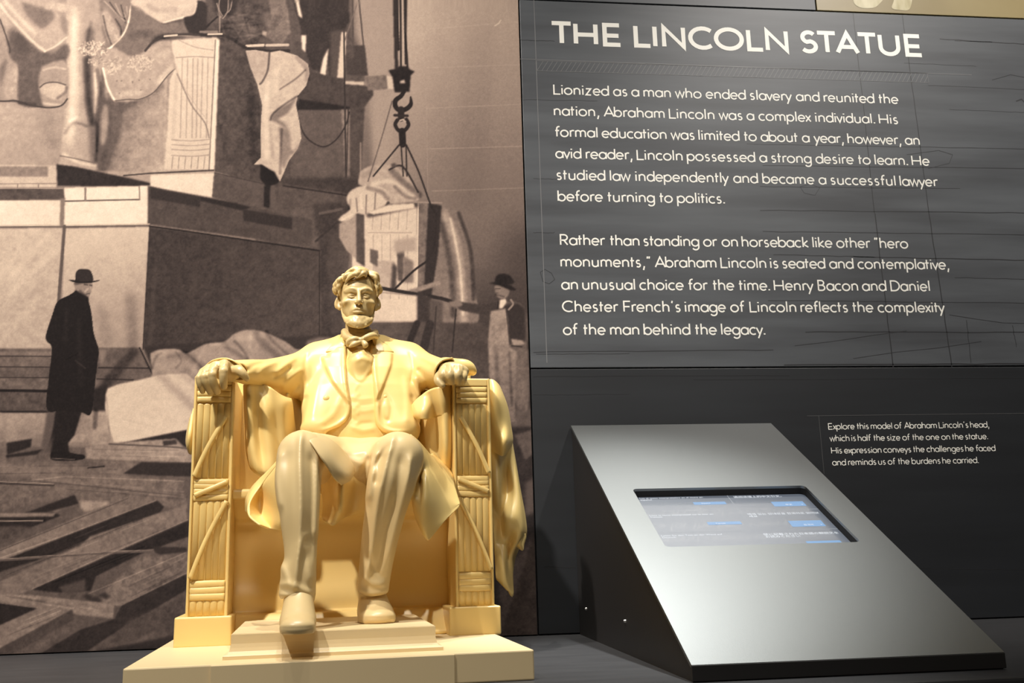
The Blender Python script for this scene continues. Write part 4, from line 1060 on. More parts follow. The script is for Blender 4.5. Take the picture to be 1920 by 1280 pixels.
me.materials.append(m_mural)
mural = bpy.data.objects.new('mural_panel', me); COL.objects.link(mural)
tag(mural, 'large sepia photo mural panel of workers and a hoist beside a marble figure in assembly', 'photo mural')
# ------------------------------------------------------------------ the seated statue
# Sculpted as signed distance fields in the statue's own frame (X across, Y towards the wall, Z up from the ledge),
# surfaced with OpenVDB.  sp() places a traced point at a given depth Y of that frame.
SO = np.array([-0.063, 1.25, 0.0]); STH = math.radians(4.6)
SEX = np.array([math.cos(STH), math.sin(STH), 0]); SEY = np.array([-math.sin(STH), math.cos(STH), 0])
def sp(px, py, Y):
    d = ray(px, py); t = (Y+SO@SEY)/(d@SEY); P = d*t + np.array([0, 0, CAMZ]) - SO
    return np.array([P@SEX, Y, P[2]])
def sps(pts, Y=None):
    return [sp(p[0], p[1], p[2] if len(p) > 2 else Y) for p in pts]

class SDF:
    def __init__(s, lo, hi, h):
        s.h = h; s.lo = np.array(lo, float)
        s.n = [int((hi[i]-lo[i])/h)+1 for i in range(3)]
        s.x, s.y, s.z = [(lo[i]+h*np.arange(s.n[i])).astype(np.float32) for i in range(3)]
        s.d = np.full(s.n, 0.05, np.float32)
    def sub(s, lo, hi):
        sl = []
        for i in range(3):
            a = max(0, int((lo[i]-s.lo[i])/s.h)); b = min(s.n[i], int((hi[i]-s.lo[i])/s.h)+2)
            if b <= a: return None
            sl.append(slice(a, b))
        return tuple(sl), s.x[sl[0]][:, None, None], s.y[sl[1]][None, :, None], s.z[sl[2]][None, None, :]
    def put(s, sl, v, k, mode):
        d = s.d[sl]
        if mode == 'add':
            if k > 0:
                hh = np.clip(.5+.5*(d-v)/k, 0, 1); s.d[sl] = d+(v-d)*hh-k*hh*(1-hh)
            else: s.d[sl] = np.minimum(d, v)
        elif mode == 'cut':
            v = -v
            if k > 0:
                hh = np.clip(.5-.5*(d-v)/k, 0, 1); s.d[sl] = d+(v-d)*hh+k*hh*(1-hh)
            else: s.d[sl] = np.maximum(d, v)
    def cone(s, a, b, ra, rb, k=0.004, mode='add', fl=None):
        a = np.array(a, float); b = np.array(b, float); r = max(ra, rb)+2*k+.006
        q = s.sub(np.minimum(a, b)-r, np.maximum(a, b)+r)
        if q is None: return
        sl, X, Y, Z = q
        ba = b-a; L2 = ba@ba+1e-12
        t = np.clip(((X-a[0])*ba[0]+(Y-a[1])*ba[1]+(Z-a[2])*ba[2])/L2, 0, 1)
        dx, dy, dz = X-a[0]-t*ba[0], Y-a[1]-t*ba[1], Z-a[2]-t*ba[2]
        s.put(sl, (np.sqrt(dx*dx+dy*dy+dz*dz)-(ra+(rb-ra)*t)).astype(np.float32), k, mode)
    def chain(s, pts, rs_, k=0.004, mode='add', kj=None):
        """a limb: centres and radii splined, so that the tube tapers without rings"""
        Q = cr([tuple(p)+(r_,) for p, r_ in zip(pts, rs_)], 8 if len(pts) > 2 else 1)
        pts = [q_[:3] for q_ in Q]; rs_ = [float(q_[3]) for q_ in Q]
        R_ = max(rs_)+2*k+.006
        q = s.sub(np.min(pts, 0)-R_, np.max(pts, 0)+R_)
        if q is None: return
        sl, X, Y, Z = q
        v = None
        for i in range(len(pts)-1):
            a, b = pts[i], pts[i+1]; ba = b-a; L2 = ba@ba+1e-12
            t = np.clip(((X-a[0])*ba[0]+(Y-a[1])*ba[1]+(Z-a[2])*ba[2])/L2, 0, 1)
            dx, dy, dz = X-a[0]-t*ba[0], Y-a[1]-t*ba[1], Z-a[2]-t*ba[2]
            w = (np.sqrt(dx*dx+dy*dy+dz*dz)-(rs_[i]+(rs_[i+1]-rs_[i])*t)).astype(np.float32)
            v = w if v is None else np.minimum(v, w)
        s.put(sl, v, k, mode)
    def ell(s, c, r, k=0.004, mode='add', rot=None):
        c = np.array(c, float); r = np.array(r, float); R_ = max(r)+2*k+.006
        q = s.sub(c-R_, c+R_)
        if q is None: return
        sl, X, Y, Z = q
        X, Y, Z = X-c[0], Y-c[1], Z-c[2]
        if rot is not None:
            m = np.array(Matrix.Rotation(rot[0], 3, rot[1])).T
            X, Y, Z = m[0, 0]*X+m[0, 1]*Y+m[0, 2]*Z, m[1, 0]*X+m[1, 1]*Y+m[1, 2]*Z, m[2, 0]*X+m[2, 1]*Y+m[2, 2]*Z
        k0 = np.sqrt((X/r[0])**2+(Y/r[1])**2+(Z/r[2])**2)
        k1 = np.sqrt((X/r[0]**2)**2+(Y/r[1]**2)**2+(Z/r[2]**2)**2)+1e-6
        s.put(sl, (k0*(k0-1)/k1).astype(np.float32), k, mode)
    def box(s, lo, hi, rad=0.002, k=0.0, mode='add'):
        lo = np.array(lo, float); hi = np.array(hi, float)
        q = s.sub(lo-.01-k, hi+.01+k)
        if q is None: return
        sl, X, Y, Z = q
        c = (lo+hi)/2; e = (hi-lo)/2-rad
        qx, qy, qz = np.abs(X-c[0])-e[0], np.abs(Y-c[1])-e[1], np.abs(Z-c[2])-e[2]
        v = np.sqrt(np.maximum(qx, 0)**2+np.maximum(qy, 0)**2+np.maximum(qz, 0)**2)+np.minimum(np.maximum(qx, np.maximum(qy, qz)), 0)-rad
        s.put(sl, v.astype(np.float32), k, mode)
    # relief: push the front surface out (+) or in (-) along a path or inside an outline, seen from the front
    def relief_path(s, pts, wd, amt, ylo=-1, yhi=1, skew=0.0):
        """pts: world-frame points; a gaussian ridge (amt > 0) or groove of half-width wd"""
        P = np.array([(p[0], p[2]) for p in pts]); r = 3*wd+.002
        q = s.sub((P[:, 0].min()-r, ylo, P[:, 1].min()-r), (P[:, 0].max()+r, yhi, P[:, 1].max()+r))
        if q is None: return
        sl, X, Y, Z = q
        X2, Z2 = X[:, 0, :], Z[:, 0, :]
        best = np.full((X2.shape[0], Z2.shape[1]), 1e3); fade = np.ones_like(best)
        n = len(P)-1
        for i in range(n):
            a, b = P[i], P[i+1]; ba = b-a; L2 = ba@ba+1e-12
            t = np.clip(((X2-a[0])*ba[0]+(Z2-a[1])*ba[1])/L2, 0, 1)
            d = np.hypot(X2-a[0]-t*ba[0], Z2-a[1]-t*ba[1])
            side = np.sign((X2-a[0])*ba[1]-(Z2-a[1])*ba[0])
            u = (i+t)/n
            m_ = d < best
            best = np.where(m_, d, best)
            fade = np.where(m_, np.clip(np.minimum(u, 1-u)*6+.25, 0, 1)*(1+skew*side*np.clip(d/wd, 0, 1)), fade)
        g = amt*np.exp(-(best/wd)**2)*fade
        s.d[sl] -= g[:, None, :].astype(np.float32)*.9
    def relief_poly(s, pts, amt, edge=.0015, ylo=-1, yhi=1):
        P = np.array([(p[0], p[2]) for p in pts]); r = edge*2+.002
        q = s.sub((P[:, 0].min()-r, ylo, P[:, 1].min()-r), (P[:, 0].max()+r, yhi, P[:, 1].max()+r))
        if q is None: return
        sl, X, Y, Z = q
        sd = sd_poly(X[:, 0, :], Z[:, 0, :], P)
        g = amt*np.clip(.5-sd/(2*edge), 0, 1); 
        s.d[sl] -= g[:, None, :].astype(np.float32)*.9
    def clip_poly(s, pts, k=.002, keep=True):
        """keep only what lies inside the outline in front view (or outside it)"""
        P = np.array([(p[0], p[2]) for p in pts])
        sd = sd_poly(s.x[:, None], s.z[None, :], P)[:, None, :].astype(np.float32)
        v = sd if keep else -sd
        hh = np.clip(.5-.5*(s.d-v)/k, 0, 1); s.d = s.d+(v-s.d)*hh+k*hh*(1-hh)
    def noise(s, amt, step, seed=0, lo=None, hi=None):
        q = s.sub(lo if lo is not None else s.lo, hi if hi is not None else s.lo+np.array(s.n)*s.h)
        sl, X, Y, Z = q
        r = np.random.RandomState(seed)
        dims = [int((a.max()-a.min())/step)+3 for a in (X, Y, Z)]
        g = r.rand(*dims).astype(np.float32)-.5
        def ax(a):
            t = (a.ravel()-a.min())/step; i = t.astype(int); f = (t-i).astype(np.float32); return i, f*f*(3-2*f)
        (i, fi), (j, fj), (k, fk) = ax(X), ax(Y), ax(Z)
        g = g[i]*(1-fi)[:, None, None]+g[i+1]*fi[:, None, None]
        g = g[:, j]*(1-fj)[None, :, None]+g[:, j+1]*fj[None, :, None]
        g = g[:, :, k]*(1-fk)+g[:, :, k+1]*fk
        s.d[sl] += g*amt*2
    def build(s, name, m, parent, smooth=1):
        a = s.d
        for _ in range(smooth):
            for ax in range(3):
                b = a.copy()
                c = [slice(None)]*3; l = [slice(None)]*3; r = [slice(None)]*3
                c[ax] = slice(1, -1); l[ax] = slice(0, -2); r[ax] = slice(2, None)
                b[tuple(c)] = .5*a[tuple(c)]+.25*(a[tuple(l)]+a[tuple(r)])
                a = b
        bg = 3*s.h
        a = np.clip(a, -bg, bg)
        for ax in range(3):
            for e in (0, -1):
                c = [slice(None)]*3; c[ax] = e; a[tuple(c)] = bg
        g = vdb.FloatGrid(bg); g.copyFromArray(np.ascontiguousarray(a))
        pts, quads = g.convertToQuads(0.0)
        pts = (pts*s.h + s.lo).astype(np.float32)
        me = bpy.data.meshes.new(name)
        # keep winding outward: test against the field gradient by signed volume
        q = np.asarray(quads, np.int64)
        p0, p1, p2, p3 = (pts[q[:, i]].astype(float) for i in range(4))
        vol = (np.einsum('ij,ij->i', p0, np.cross(p1, p2)).sum()+np.einsum('ij,ij->i', p0, np.cross(p2, p3)).sum())
        if vol < 0: q = q[:, ::-1]
        me.vertices.add(len(pts)); me.vertices.foreach_set('co', pts.ravel())
        me.loops.add(q.size); me.loops.foreach_set('vertex_index', np.ascontiguousarray(q).ravel().astype(np.int32))
        me.polygons.add(len(q)); me.polygons.foreach_set('loop_start', np.arange(0, q.size, 4, dtype=np.int32))
        me.update(calc_edges=True)
        me.materials.append(m); me.shade_smooth()
        o = bpy.data.objects.new(name, me); COL.objects.link(o); o.parent = parent
        print('SDF', name, len(q))
        return o
def sd_poly(X, Z, P):
    d = np.full(np.broadcast(X, Z).shape, 1e9); ins = np.zeros(d.shape, bool)
    n = len(P)
    for i in range(n):
        a, b = P[i], P[(i+1) % n]; ba = b-a
        t = np.clip(((X-a[0])*ba[0]+(Z-a[1])*ba[1])/(ba@ba+1e-12), 0, 1)
        d = np.minimum(d, (X-a[0]-t*ba[0])**2+(Z-a[1]-t*ba[1])**2)
        if a[1] != b[1]: ins ^= ((a[1] > Z) != (b[1] > Z)) & (X < (b[0]-a[0])*(Z-a[1])/(b[1]-a[1])+a[0])
    d = np.sqrt(d)
    return np.where(ins, -d, d)
def cr(pts, n=6, closed=False):
    """Catmull-Rom through any-dimensional points"""
    P = [np.array(p, float) for p in pts]
    Q = [P[-1]]+P+[P[0], P[1]] if closed else [P[0]]+P+[P[-1]]
    out = []
    for i in range(1, len(Q)-2):
        p0, p1, p2, p3 = Q[i-1:i+3]
        for k in range(n):
            t = k/n; out.append(.5*(2*p1+(p2-p0)*t+(2*p0-5*p1+4*p2-p3)*t*t+(3*p1-p0-3*p2+p3)*t**3))
    if not closed: out.append(P[-1])
    return out
def sheet(name, rows, m, parent, th=0.0016, nu=8, nv=8, subdiv=0):
    """cloth: rows of traced (px, py, depth) points, splined both ways and given thickness"""
    R_ = [[sp(*p) for p in r] for r in rows]
    R2 = [cr(r, nu) for r in R_]
    cols = list(zip(*R2))
    C2 = [cr(c, nv) for c in cols]
    grid = np.array(list(zip(*C2)))      # rows x cols x 3
    nr, nc = grid.shape[:2]
    dr = np.gradient(grid, axis=0); dc = np.gradient(grid, axis=1)
    N = np.cross(dc, dr); N /= np.linalg.norm(N, axis=2, keepdims=True)+1e-12
    if N[..., 1].mean() > 0: N = -N
    A = (grid+N*th/2).reshape(-1, 3); B = (grid-N*th/2).reshape(-1, 3)
    v = np.concatenate([A, B]); n = nr*nc; f = []
    for i in range(nr-1):
        for j in range(nc-1):
            a = i*nc+j; f.append((a, a+1, a+nc+1, a+nc)); f.append((n+a, n+a+nc, n+a+nc+1, n+a+1))
    bd = [(i, 0) for i in range(nr)]+[(nr-1, j) for j in range(1, nc)]+[(i, nc-1) for i in range(nr-2, -1, -1)]+[(0, j) for j in range(nc-2, 0, -1)]
    bi = [i*nc+j for i, j in bd]
    # rolled edge: an extra ring pushed outward
    ctr = []
    for (i, j), k in zip(bd, bi):
        g0 = grid[i, j]; ii = min(max(i, 1), nr-2); jj = min(max(j, 1), nc-2)
        o_ = g0-grid[ii, jj]; o_ = o_/(np.linalg.norm(o_)+1e-12)
        ctr.append(g0+o_*th*.5)
    v = np.concatenate([v, np.array(ctr)])
    L0 = 2*n; nb = len(bi)
    for k in range(nb):
        a, b = bi[k], bi[(k+1) % nb]; c, d = L0+k, L0+(k+1) % nb
        f.append((a, b, d, c)); f.append((c, d, n+b, n+a))
    bm = bmesh.new()
    vs = [bm.verts.new(p) for p in v]
    for q in f:
        try: bm.faces.new([vs[i] for i in q])
        except ValueError: pass
    return bm_obj(name, bm, m, parent, True)

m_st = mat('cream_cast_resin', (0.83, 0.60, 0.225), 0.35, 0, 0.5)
m_tan = mat('tan_resin', (0.62, 0.46, 0.21), 0.36, 0, 0.5)  # darker resin tone for head, ears, hair, beard, hands and neckcloth
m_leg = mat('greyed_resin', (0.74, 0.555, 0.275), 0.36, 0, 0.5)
m_plinth = mat('plinth_resin', (0.80, 0.63, 0.36), 0.45, 0, 0.4)
b_ = bsdf(m_st)
b_.inputs['Subsurface Weight'].default_value = 0.0
ST = empty('statue', (SO[0], SO[1], 0), STH)
tag(ST, 'cream cast model statue of a bearded man seated in a wide armchair, on the ledge', 'statue')

# ---- plinth, step, blocks, arms of the chair
def prof_box(name, parts, parent=ST):
    bm = bmesh.new()
    for p in parts: add_box(bm, *p)
    return bm_obj(name, bm, m_st, parent)
bm = bmesh.new(); add_box(bm, -.212, .189, -.209, .175, 0, .030, .0016)
base = bm_obj('plinth', bm, m_plinth, ST)
box('plinth_face', -.1315, .1065, -.2115, -.2085, 0.0, .0292, m_plinth, base, .0008)
stp = empty('foot_platform', (0, 0, 0)); stp.parent = ST
def moulding(name, x0, x1, y0, y1, prof, parent):
    """a block whose front and sides follow a (outset, z) profile"""
    bm = bmesh.new(); rings = []
    for o_, z in prof:
        rings.append([bm.verts.new(c) for c in ((x0-o_, y0-o_, z), (x1+o_, y0-o_, z), (x1+o_, y1, z), (x0-o_, y1, z))])
    for a, b in zip(rings, rings[1:]):
        for k in range(4): bm.faces.new([a[k], a[(k+1) % 4], b[(k+1) % 4], b[k]])
    bm.faces.new(rings[0][::-1]); bm.faces.new(rings[-1])
    bmesh.ops.bevel(bm, geom=[e for e in bm.edges if abs(e.verts[0].co.z-e.verts[1].co.z) < 1e-6 and e.verts[0].co.z > .05], offset=.0008, segments=2, affect='EDGES')
    return bm_obj(name, bm, m_plinth, parent)
moulding('platform_block', -.1165, .0925, -.1655, .06, [(.0072, .029), (.0072, .0335), (.0062, .0345), (.003, .0355), (.0014, .0375), (.0006, .041), (0, .045), (0, .0548)], stp)
# chair
SX = ((-.1945, -.129), (.131, .196))
for (xa, xb), (ax0, ax1) in zip(SX, ((-.1832, -.1345), (.1400, .1892))):
    bm = bmesh.new(); add_box(bm, xa, xb, .010, .16, .029, .064, .0022, 3)
    blk = bm_obj('foot_block', bm, m_st, ST)
    left = xa < 0
    bm = bmesh.new(); add_box(bm, ax0, ax1, .0175, .168, .062, .3535, .0025, 3)
    arm = bm_obj('chair_arm', bm, m_st, ST)
    # recessed border is made by raised edge strips
    for e0, e1 in ((ax0+.0003, ax0+.0035), (ax1-.0035, ax1-.0003)):
        box('edge_strip', e0, e1, .0145, .020, .063, .353, m_st, arm, .0012)
    fx0, fx1 = ax0+.0042, ax1-.0042
    fw = fx1-fx0
    # fluting rods between the bands
    nr = 5
    for z0, z1, arch in ((.0645, .0835, 1), (.1065, .2005, 1), (.2275, .3200, 1)):
        for i in range(nr):
            xc = fx0+fw*(i+.5)/nr; r = fw/nr/2*.98
            bm = bmesh.new()
            ns = 10; rows = []
            zs = [(z0, 1.0), (z1-r, 1.0)] + [(z1-r+r*math.sin(t), math.cos(t)) for t in (.35, .7, 1.05, 1.35)]
            for z, s_ in zs:
                rows.append([bm.verts.new((xc-r*s_*math.cos(PI*k/ns), (.0178-r*.42*s_*math.sin(PI*k/ns)), z)) for k in range(ns+1)])
            for a, b in zip(rows, rows[1:]):
                for k in range(ns): bm.faces.new([a[k], a[k+1], b[k+1], b[k]])
            bm.faces.new(rows[-1]); bm.faces.new(rows[0][::-1])
            bm_obj('rod', bm, m_st, arm, True)
    def tube_band(name, pts, r, flat=.62):
        bm = bmesh.new(); rows = []
        P = [Vector(p) for p in cr(pts, 5)]
        for i, p in enumerate(P):
            t = (P[min(i+1, len(P)-1)]-P[max(i-1, 0)]).normalized()
            nrm = Vector((0, -1, 0)); sd = t.cross(nrm).normalized()
            rows.append([bm.verts.new(p+sd*(r*math.cos(2*PI*k/10))+nrm*(r*flat*math.sin(2*PI*k/10))) for k in range(10)])
        for a, b in zip(rows, rows[1:]):
            for k in range(10): bm.faces.new([a[k], a[(k+1) % 10], b[(k+1) % 10], b[k]])
        bm.faces.new(rows[0]); bm.faces.new(rows[-1][::-1])
        return bm_obj(name, bm, m_st, arm, True)
    rj = random.Random(5 if left else 9)
    for zs in ((.3240, .3310, .3380), (.2035, .2105, .2170, .2225), (.0865, .0940, .1010)):
        for z in zs:
            j = rj.uniform(-.0006, .0006); rr_ = .0036 if zs[0] > .15 else .0041
            tube_band('band', [(fx0, .0162, z+j), ((fx0+fx1)/2, .0157, z+rj.uniform(-.0005, .0005)), (fx1, .0162, z-j)], rr_, .36)
    box('cap_band', fx0-.001, fx1+.001, .0150, .02, .3425, .3525, m_st, arm, .0015)
    lr = (lambda a: a) if left else (lambda a: ax0+ax1-a)
    ins_, out_ = ax1-.006, ax0+.0045
    def strap(xa, za, xb, zb, r, bow):
        tube_band('strap', [(lr(xa+(xb-xa)*t+bow*math.sin(PI*t)), .0128-.0012*math.sin(PI*t), za+(zb-za)*t) for t in (0, .25, .5, .75, 1)], r, .7)
    strap(ins_-.003, .302, out_, .229, .0029, -.0022)
    strap(ins_+.001, .2225, out_+.001, .2060, .0030, .0005)
    strap(ins_+.001, .199, out_, .108, .0029, -.0026)
# seat box
g = SDF((-.14, .01, .028), (.145, .19, .235), .0018)
g.box((-.137, .088, .03), (.142, .18, .2), .004)
g.box((-.137, .04, .03), (.142, .18, .062), .003, .003)
g.box((-.137, .046, .178), (.142, .18, .213), .008, .01)
# hollow of the curved front
g.cone((-.2, .0, .122), (.2, .0, .122), .096, .096, .004, 'cut')
g.box((-.137, .03, .202), (-.105, .18, .2145), .002, .002)
g.build('seat', m_st, ST)
bm = bmesh.new(); add_box(bm, -.18, .186, .150, .175, .05, .385, .004)
bm_obj('chair_back', bm, m_st, ST)
exec_stage = 'body'
# ---- waistcoat and shirt: the core of the torso
TC = sp(676, 760, .10)
def torso(g, off=0.0, k=.02):
    """a stack of rounded-rectangle sections: (z, centre x, centre y, half width, half depth)"""
    T = np.array([(.245, .024, .078, .060, .044), (.285, .024, .080, .0735, .048), (.320, .025, .084, .0750, .049), (.350, .026, .090, .0745, .048),
                  (.375, .027, .098, .0740, .044), (.395, .027, .105, .0700, .036), (.412, .027, .110, .0500, .026), (.425, .027, .113, .020, .012)])
    sl, X, Y, Z = g.sub(g.lo, g.lo+np.array(g.n)*g.h)
    z = Z.ravel()
    cx, cy, a, b = [np.interp(z, T[:, 0], T[:, i])[None, None, :] for i in (1, 2, 3, 4)]
    a = a+off; b = b+off
    n = 2.5
    q = (np.abs((X-cx)/a)**n+np.abs((Y-cy)/b)**n)**(1/n)
    v = (q-1)*np.minimum(a, b)
    v = np.maximum(v, np.maximum(Z-(.422+off), (.250-off)-Z))
    g.put(sl, v.astype(np.float32), 0 if g.d.max() == g.d.min() else k, 'add')
g = SDF((-.07, .0, .255), (.125, .17, .44), .0014)
torso(g, -.0035)
g.chain([sp(672, 655, .105), sp(673, 628, .10)], [.026, .019], .012)
g.ell(sp(677, 683, .062), (.017, .014, .020), .008)
# belly forward slope and creases
g.relief_path(sps([(655, 742), (675, 748), (700, 746)], .04), .0016, .0012)
g.relief_path(sps([(656, 752), (676, 760), (702, 757)], .04), .0014, -.0012)
g.relief_path(sps([(658, 765), (680, 772), (704, 768)], .04), .0016, .0010)
g.relief_path(sps([(656, 780), (672, 795), (700, 792)], .04), .0016, -.0014)
g.relief_path(sps([(655, 800), (680, 808), (706, 803)], .04), .003, .0016)
shirt = sps(cr([(654, 645), (700, 645), (703, 690), (690, 702), (674, 716), (660, 704), (652, 690)], 3, True), .05)
g.relief_poly(shirt, .0012, .0012)
g.relief_path(sps(cr([(659, 660), (660, 690), (676, 714), (694, 690), (699, 660)], 5), .05), .0012, .0014)
g.relief_path(sps(cr([(666, 678), (680, 672), (694, 678)], 5), .05), .0025, .0018)
g.relief_path(sps(cr([(652, 692), (660, 706), (675, 719), (690, 706), (704, 694)], 5), .05), .0010, -.0016)
g.relief_path(sps(cr([(704, 700), (684, 712), (666, 728), (664, 745), (664, 800)], 5), .05), .0011, .0011)
for py in (742, 761, 777, 795):
    p = sp(669, py, .05)
    g.relief_path([p+np.array([-.0008, 0, 0]), p+np.array([.0008, 0, 0])], .0018, .0034)
g.build('waistcoat', m_st, ST, 2)

def surface(g, px, py, y0=-.04, y1=.15):
    for Y in np.arange(y0, y1, .0005):
        p = sp(px, py, Y); i = [int(round((p[k]-g.lo[k])/g.h)) for k in range(3)]
        if all(0 <= i[k] < g.n[k] for k in range(3)) and g.d[tuple(i)] < 0: return Y
    return y0
# ---- coat: shoulders, body and both sleeves
g = SDF((-.185, -.045, .255), (.205, .18, .44), .0012)
torso(g, .0)
g.chain([sp(600, 677, .112), sp(675, 664, .115), sp(762, 677, .112)], [.026, .028, .026], .02)
# left sleeve
g.chain([sp(596, 686, .105), sp(552, 699, .085), sp(505, 703, .05), sp(468, 698, .018), sp(436, 694, .002)],
        [.027, .0255, .0210, .0165, .0125], .014)
g.chain([sp(575, 715, .10), sp(540, 722, .075)], [.024, .016], .014)
# right sleeve, wide at the cuff
g.chain([sp(764, 684, .105), sp(795, 696, .085), sp(822, 700, .05), sp(838, 698, .022)], [.027, .0255, .0210, .0175], .014)
g.chain([sp(838, 690, .03), sp(872, 689, .03), sp(886, 696, .03)], [.013, .011, .006], .008)
# cuff hollows
g.chain([sp(430, 697, -.004), sp(448, 697, .0)], [.0095, .0095], .001, 'cut')
g.chain([sp(842, 700, -.012), sp(838, 700, .018)], [.014, .011], .001, 'cut')
# coat fronts lie out over the lap
g.chain([sp(604, 765, .066), sp(592, 802, .046)], [.019, .016], .025)
g.chain([sp(748, 765, .066), sp(758, 802, .046)], [.020, .017], .025)
COLLAR = {}
for k in (0, 1):
    for px, py in ((612, 660), (626, 659), (643, 660), (622, 649), (634, 646), (646, 647)):
        q_ = px if k == 0 else 2*674.5-px
        COLLAR[(k, px, py)] = surface(g, q_, py, .0)
# opening
LE = [(640, 600), (650, 640), (648, 680), (650, 720), (655, 748), (656, 770), (650, 788), (636, 800), (612, 812), (604, 850)]
RE = [(770, 850), (748, 816), (720, 812), (706, 800), (702, 780), (702, 740), (700, 700), (696, 660), (698, 640), (712, 600)]
g.clip_poly(sps(cr(LE, 4)[:]+cr(RE, 4), .045), .0015, False)
# lapels: raised cloth with a notch
lapL = [(650, 640), (648, 680), (650, 725), (654, 760), (640, 742), (622, 715), (609, 682), (604, 664), (616, 664), (618, 655), (634, 642)]
lapR = [(698, 640), (697, 670), (700, 710), (703, 755), (714, 735), (726, 705), (735, 680), (738, 655), (725, 652), (712, 652), (706, 640)]
for lp in (lapL, lapR):
    g.relief_poly(sps(lp, .05), .0046, .0003, -1, .09)
g.relief_path(sps([(618, 655), (634, 652)], .06), .0012, -.0025, -1, .09)
g.relief_path(sps([(712, 652), (727, 655)], .06), .0012, -.0025, -1, .09)
# rolled front edges
g.relief_path(sps(cr([(645, 650), (644, 690), (647, 725), (652, 752), (651, 778), (640, 793), (618, 806), (600, 810)], 5), .05), .0018, .0022, -1, .1)
g.relief_path(sps(cr([(703, 650), (702, 700), (707, 745), (707, 785), (715, 803), (735, 812), (760, 812)], 5), .05), .0018, .0022, -1, .1)
g.relief_path(sps(cr([(722, 742), (714, 765), (716, 785), (728, 790), (732, 765), (724, 742)], 5), .05), .0022, -.0016, -1, .1)
# seams and folds
for pts, wd, am in [([(578, 655), (572, 680), (575, 720)], .0018, -.0014), ([(770, 655), (776, 685), (770, 720)], .0018, -.0014),
  ([(555, 668), (535, 690), (520, 712)], .0035, .0026), ([(548, 690), (530, 705), (512, 716)], .0025, -.0028), ([(568, 690), (545, 712), (530, 735)], .0030, .0024),
  ([(520, 684), (500, 700), (488, 718)], .0028, .0018), ([(500, 690), (480, 700), (470, 712)], .0025, -.0016), ([(560, 720), (545, 738)], .0025, -.0022),
  ([(575, 740), (568, 775), (562, 800)], .0035, -.0022), ([(640, 745), (625, 780), (600, 800)], .004, .0012),
  ([(790, 668), (808, 690), (815, 715)], .0030, .0026), ([(782, 690), (796, 712), (805, 730)], .0028, -.0028), ([(775, 705), (785, 730), (790, 745)], .0030, .0022),
  ([(812, 680), (824, 695), (822, 712)], .0022, .0016), ([(770, 740), (778, 775), (784, 800)], .0035, -.0022), ([(760, 700), (762, 760), (758, 800)], .004, .0014),
  ([(600, 700), (592, 740), (585, 790)], .004, .0012)]:
    g.relief_path(sps(cr(pts, 5), .06), wd, am)
BTN = [(px, py, surface(g, px, py), r) for px, py, r in ((612, 747, .0046), (722, 744, .0034))]
g.build('coat', m_st, ST, 2)
def stud(px, py, Y, r, parent, name='button'):
    p = sp(px, py, Y)
    bm = bmesh.new(); bmesh.ops.create_uvsphere(bm, u_segments=14, v_segments=8, radius=r)
    for v_ in bm.verts: v_.co = Vector((v_.co.x+p[0], v_.co.y*.55+p[1], v_.co.z+p[2]))
    return bm_obj(name, bm, m_st, parent, True)

# ---- trousers
g = SDF((-.10, -.185, .06), (.13, .13, .31), .0013)
g.ell(sp(676, 868, .055), (.066, .055, .032), 0)
g.ell(sp(668, 880, .0), (.040, .062, .032), .016)
# left thigh and shin
g.chain([sp(640, 872, .05), sp(602, 860, -.04), sp(567, 853, -.112)], [.034, .030, .0250], .012)
g.chain([sp(566, 852, -.114), sp(560, 900, -.128), sp(561, 960, -.138), sp(562, 1020, -.142), sp(560, 1070, -.145), sp(558, 1112, -.147)],
        [.0250, .0245, .0215, .0190, .0185, .0190], .010)
# right thigh and shin
g.chain([sp(706, 874, .05), sp(728, 864, -.03), sp(746, 857, -.076)], [.034, .031, .0275], .012)
g.chain([sp(746, 858, -.078), sp(736, 900, -.086), sp(724, 950, -.082), sp(714, 1000, -.076), sp(706, 1050, -.070), sp(700, 1100, -.066)],
        [.0288, .0275, .0240, .0215, .0195, .0180], .010)
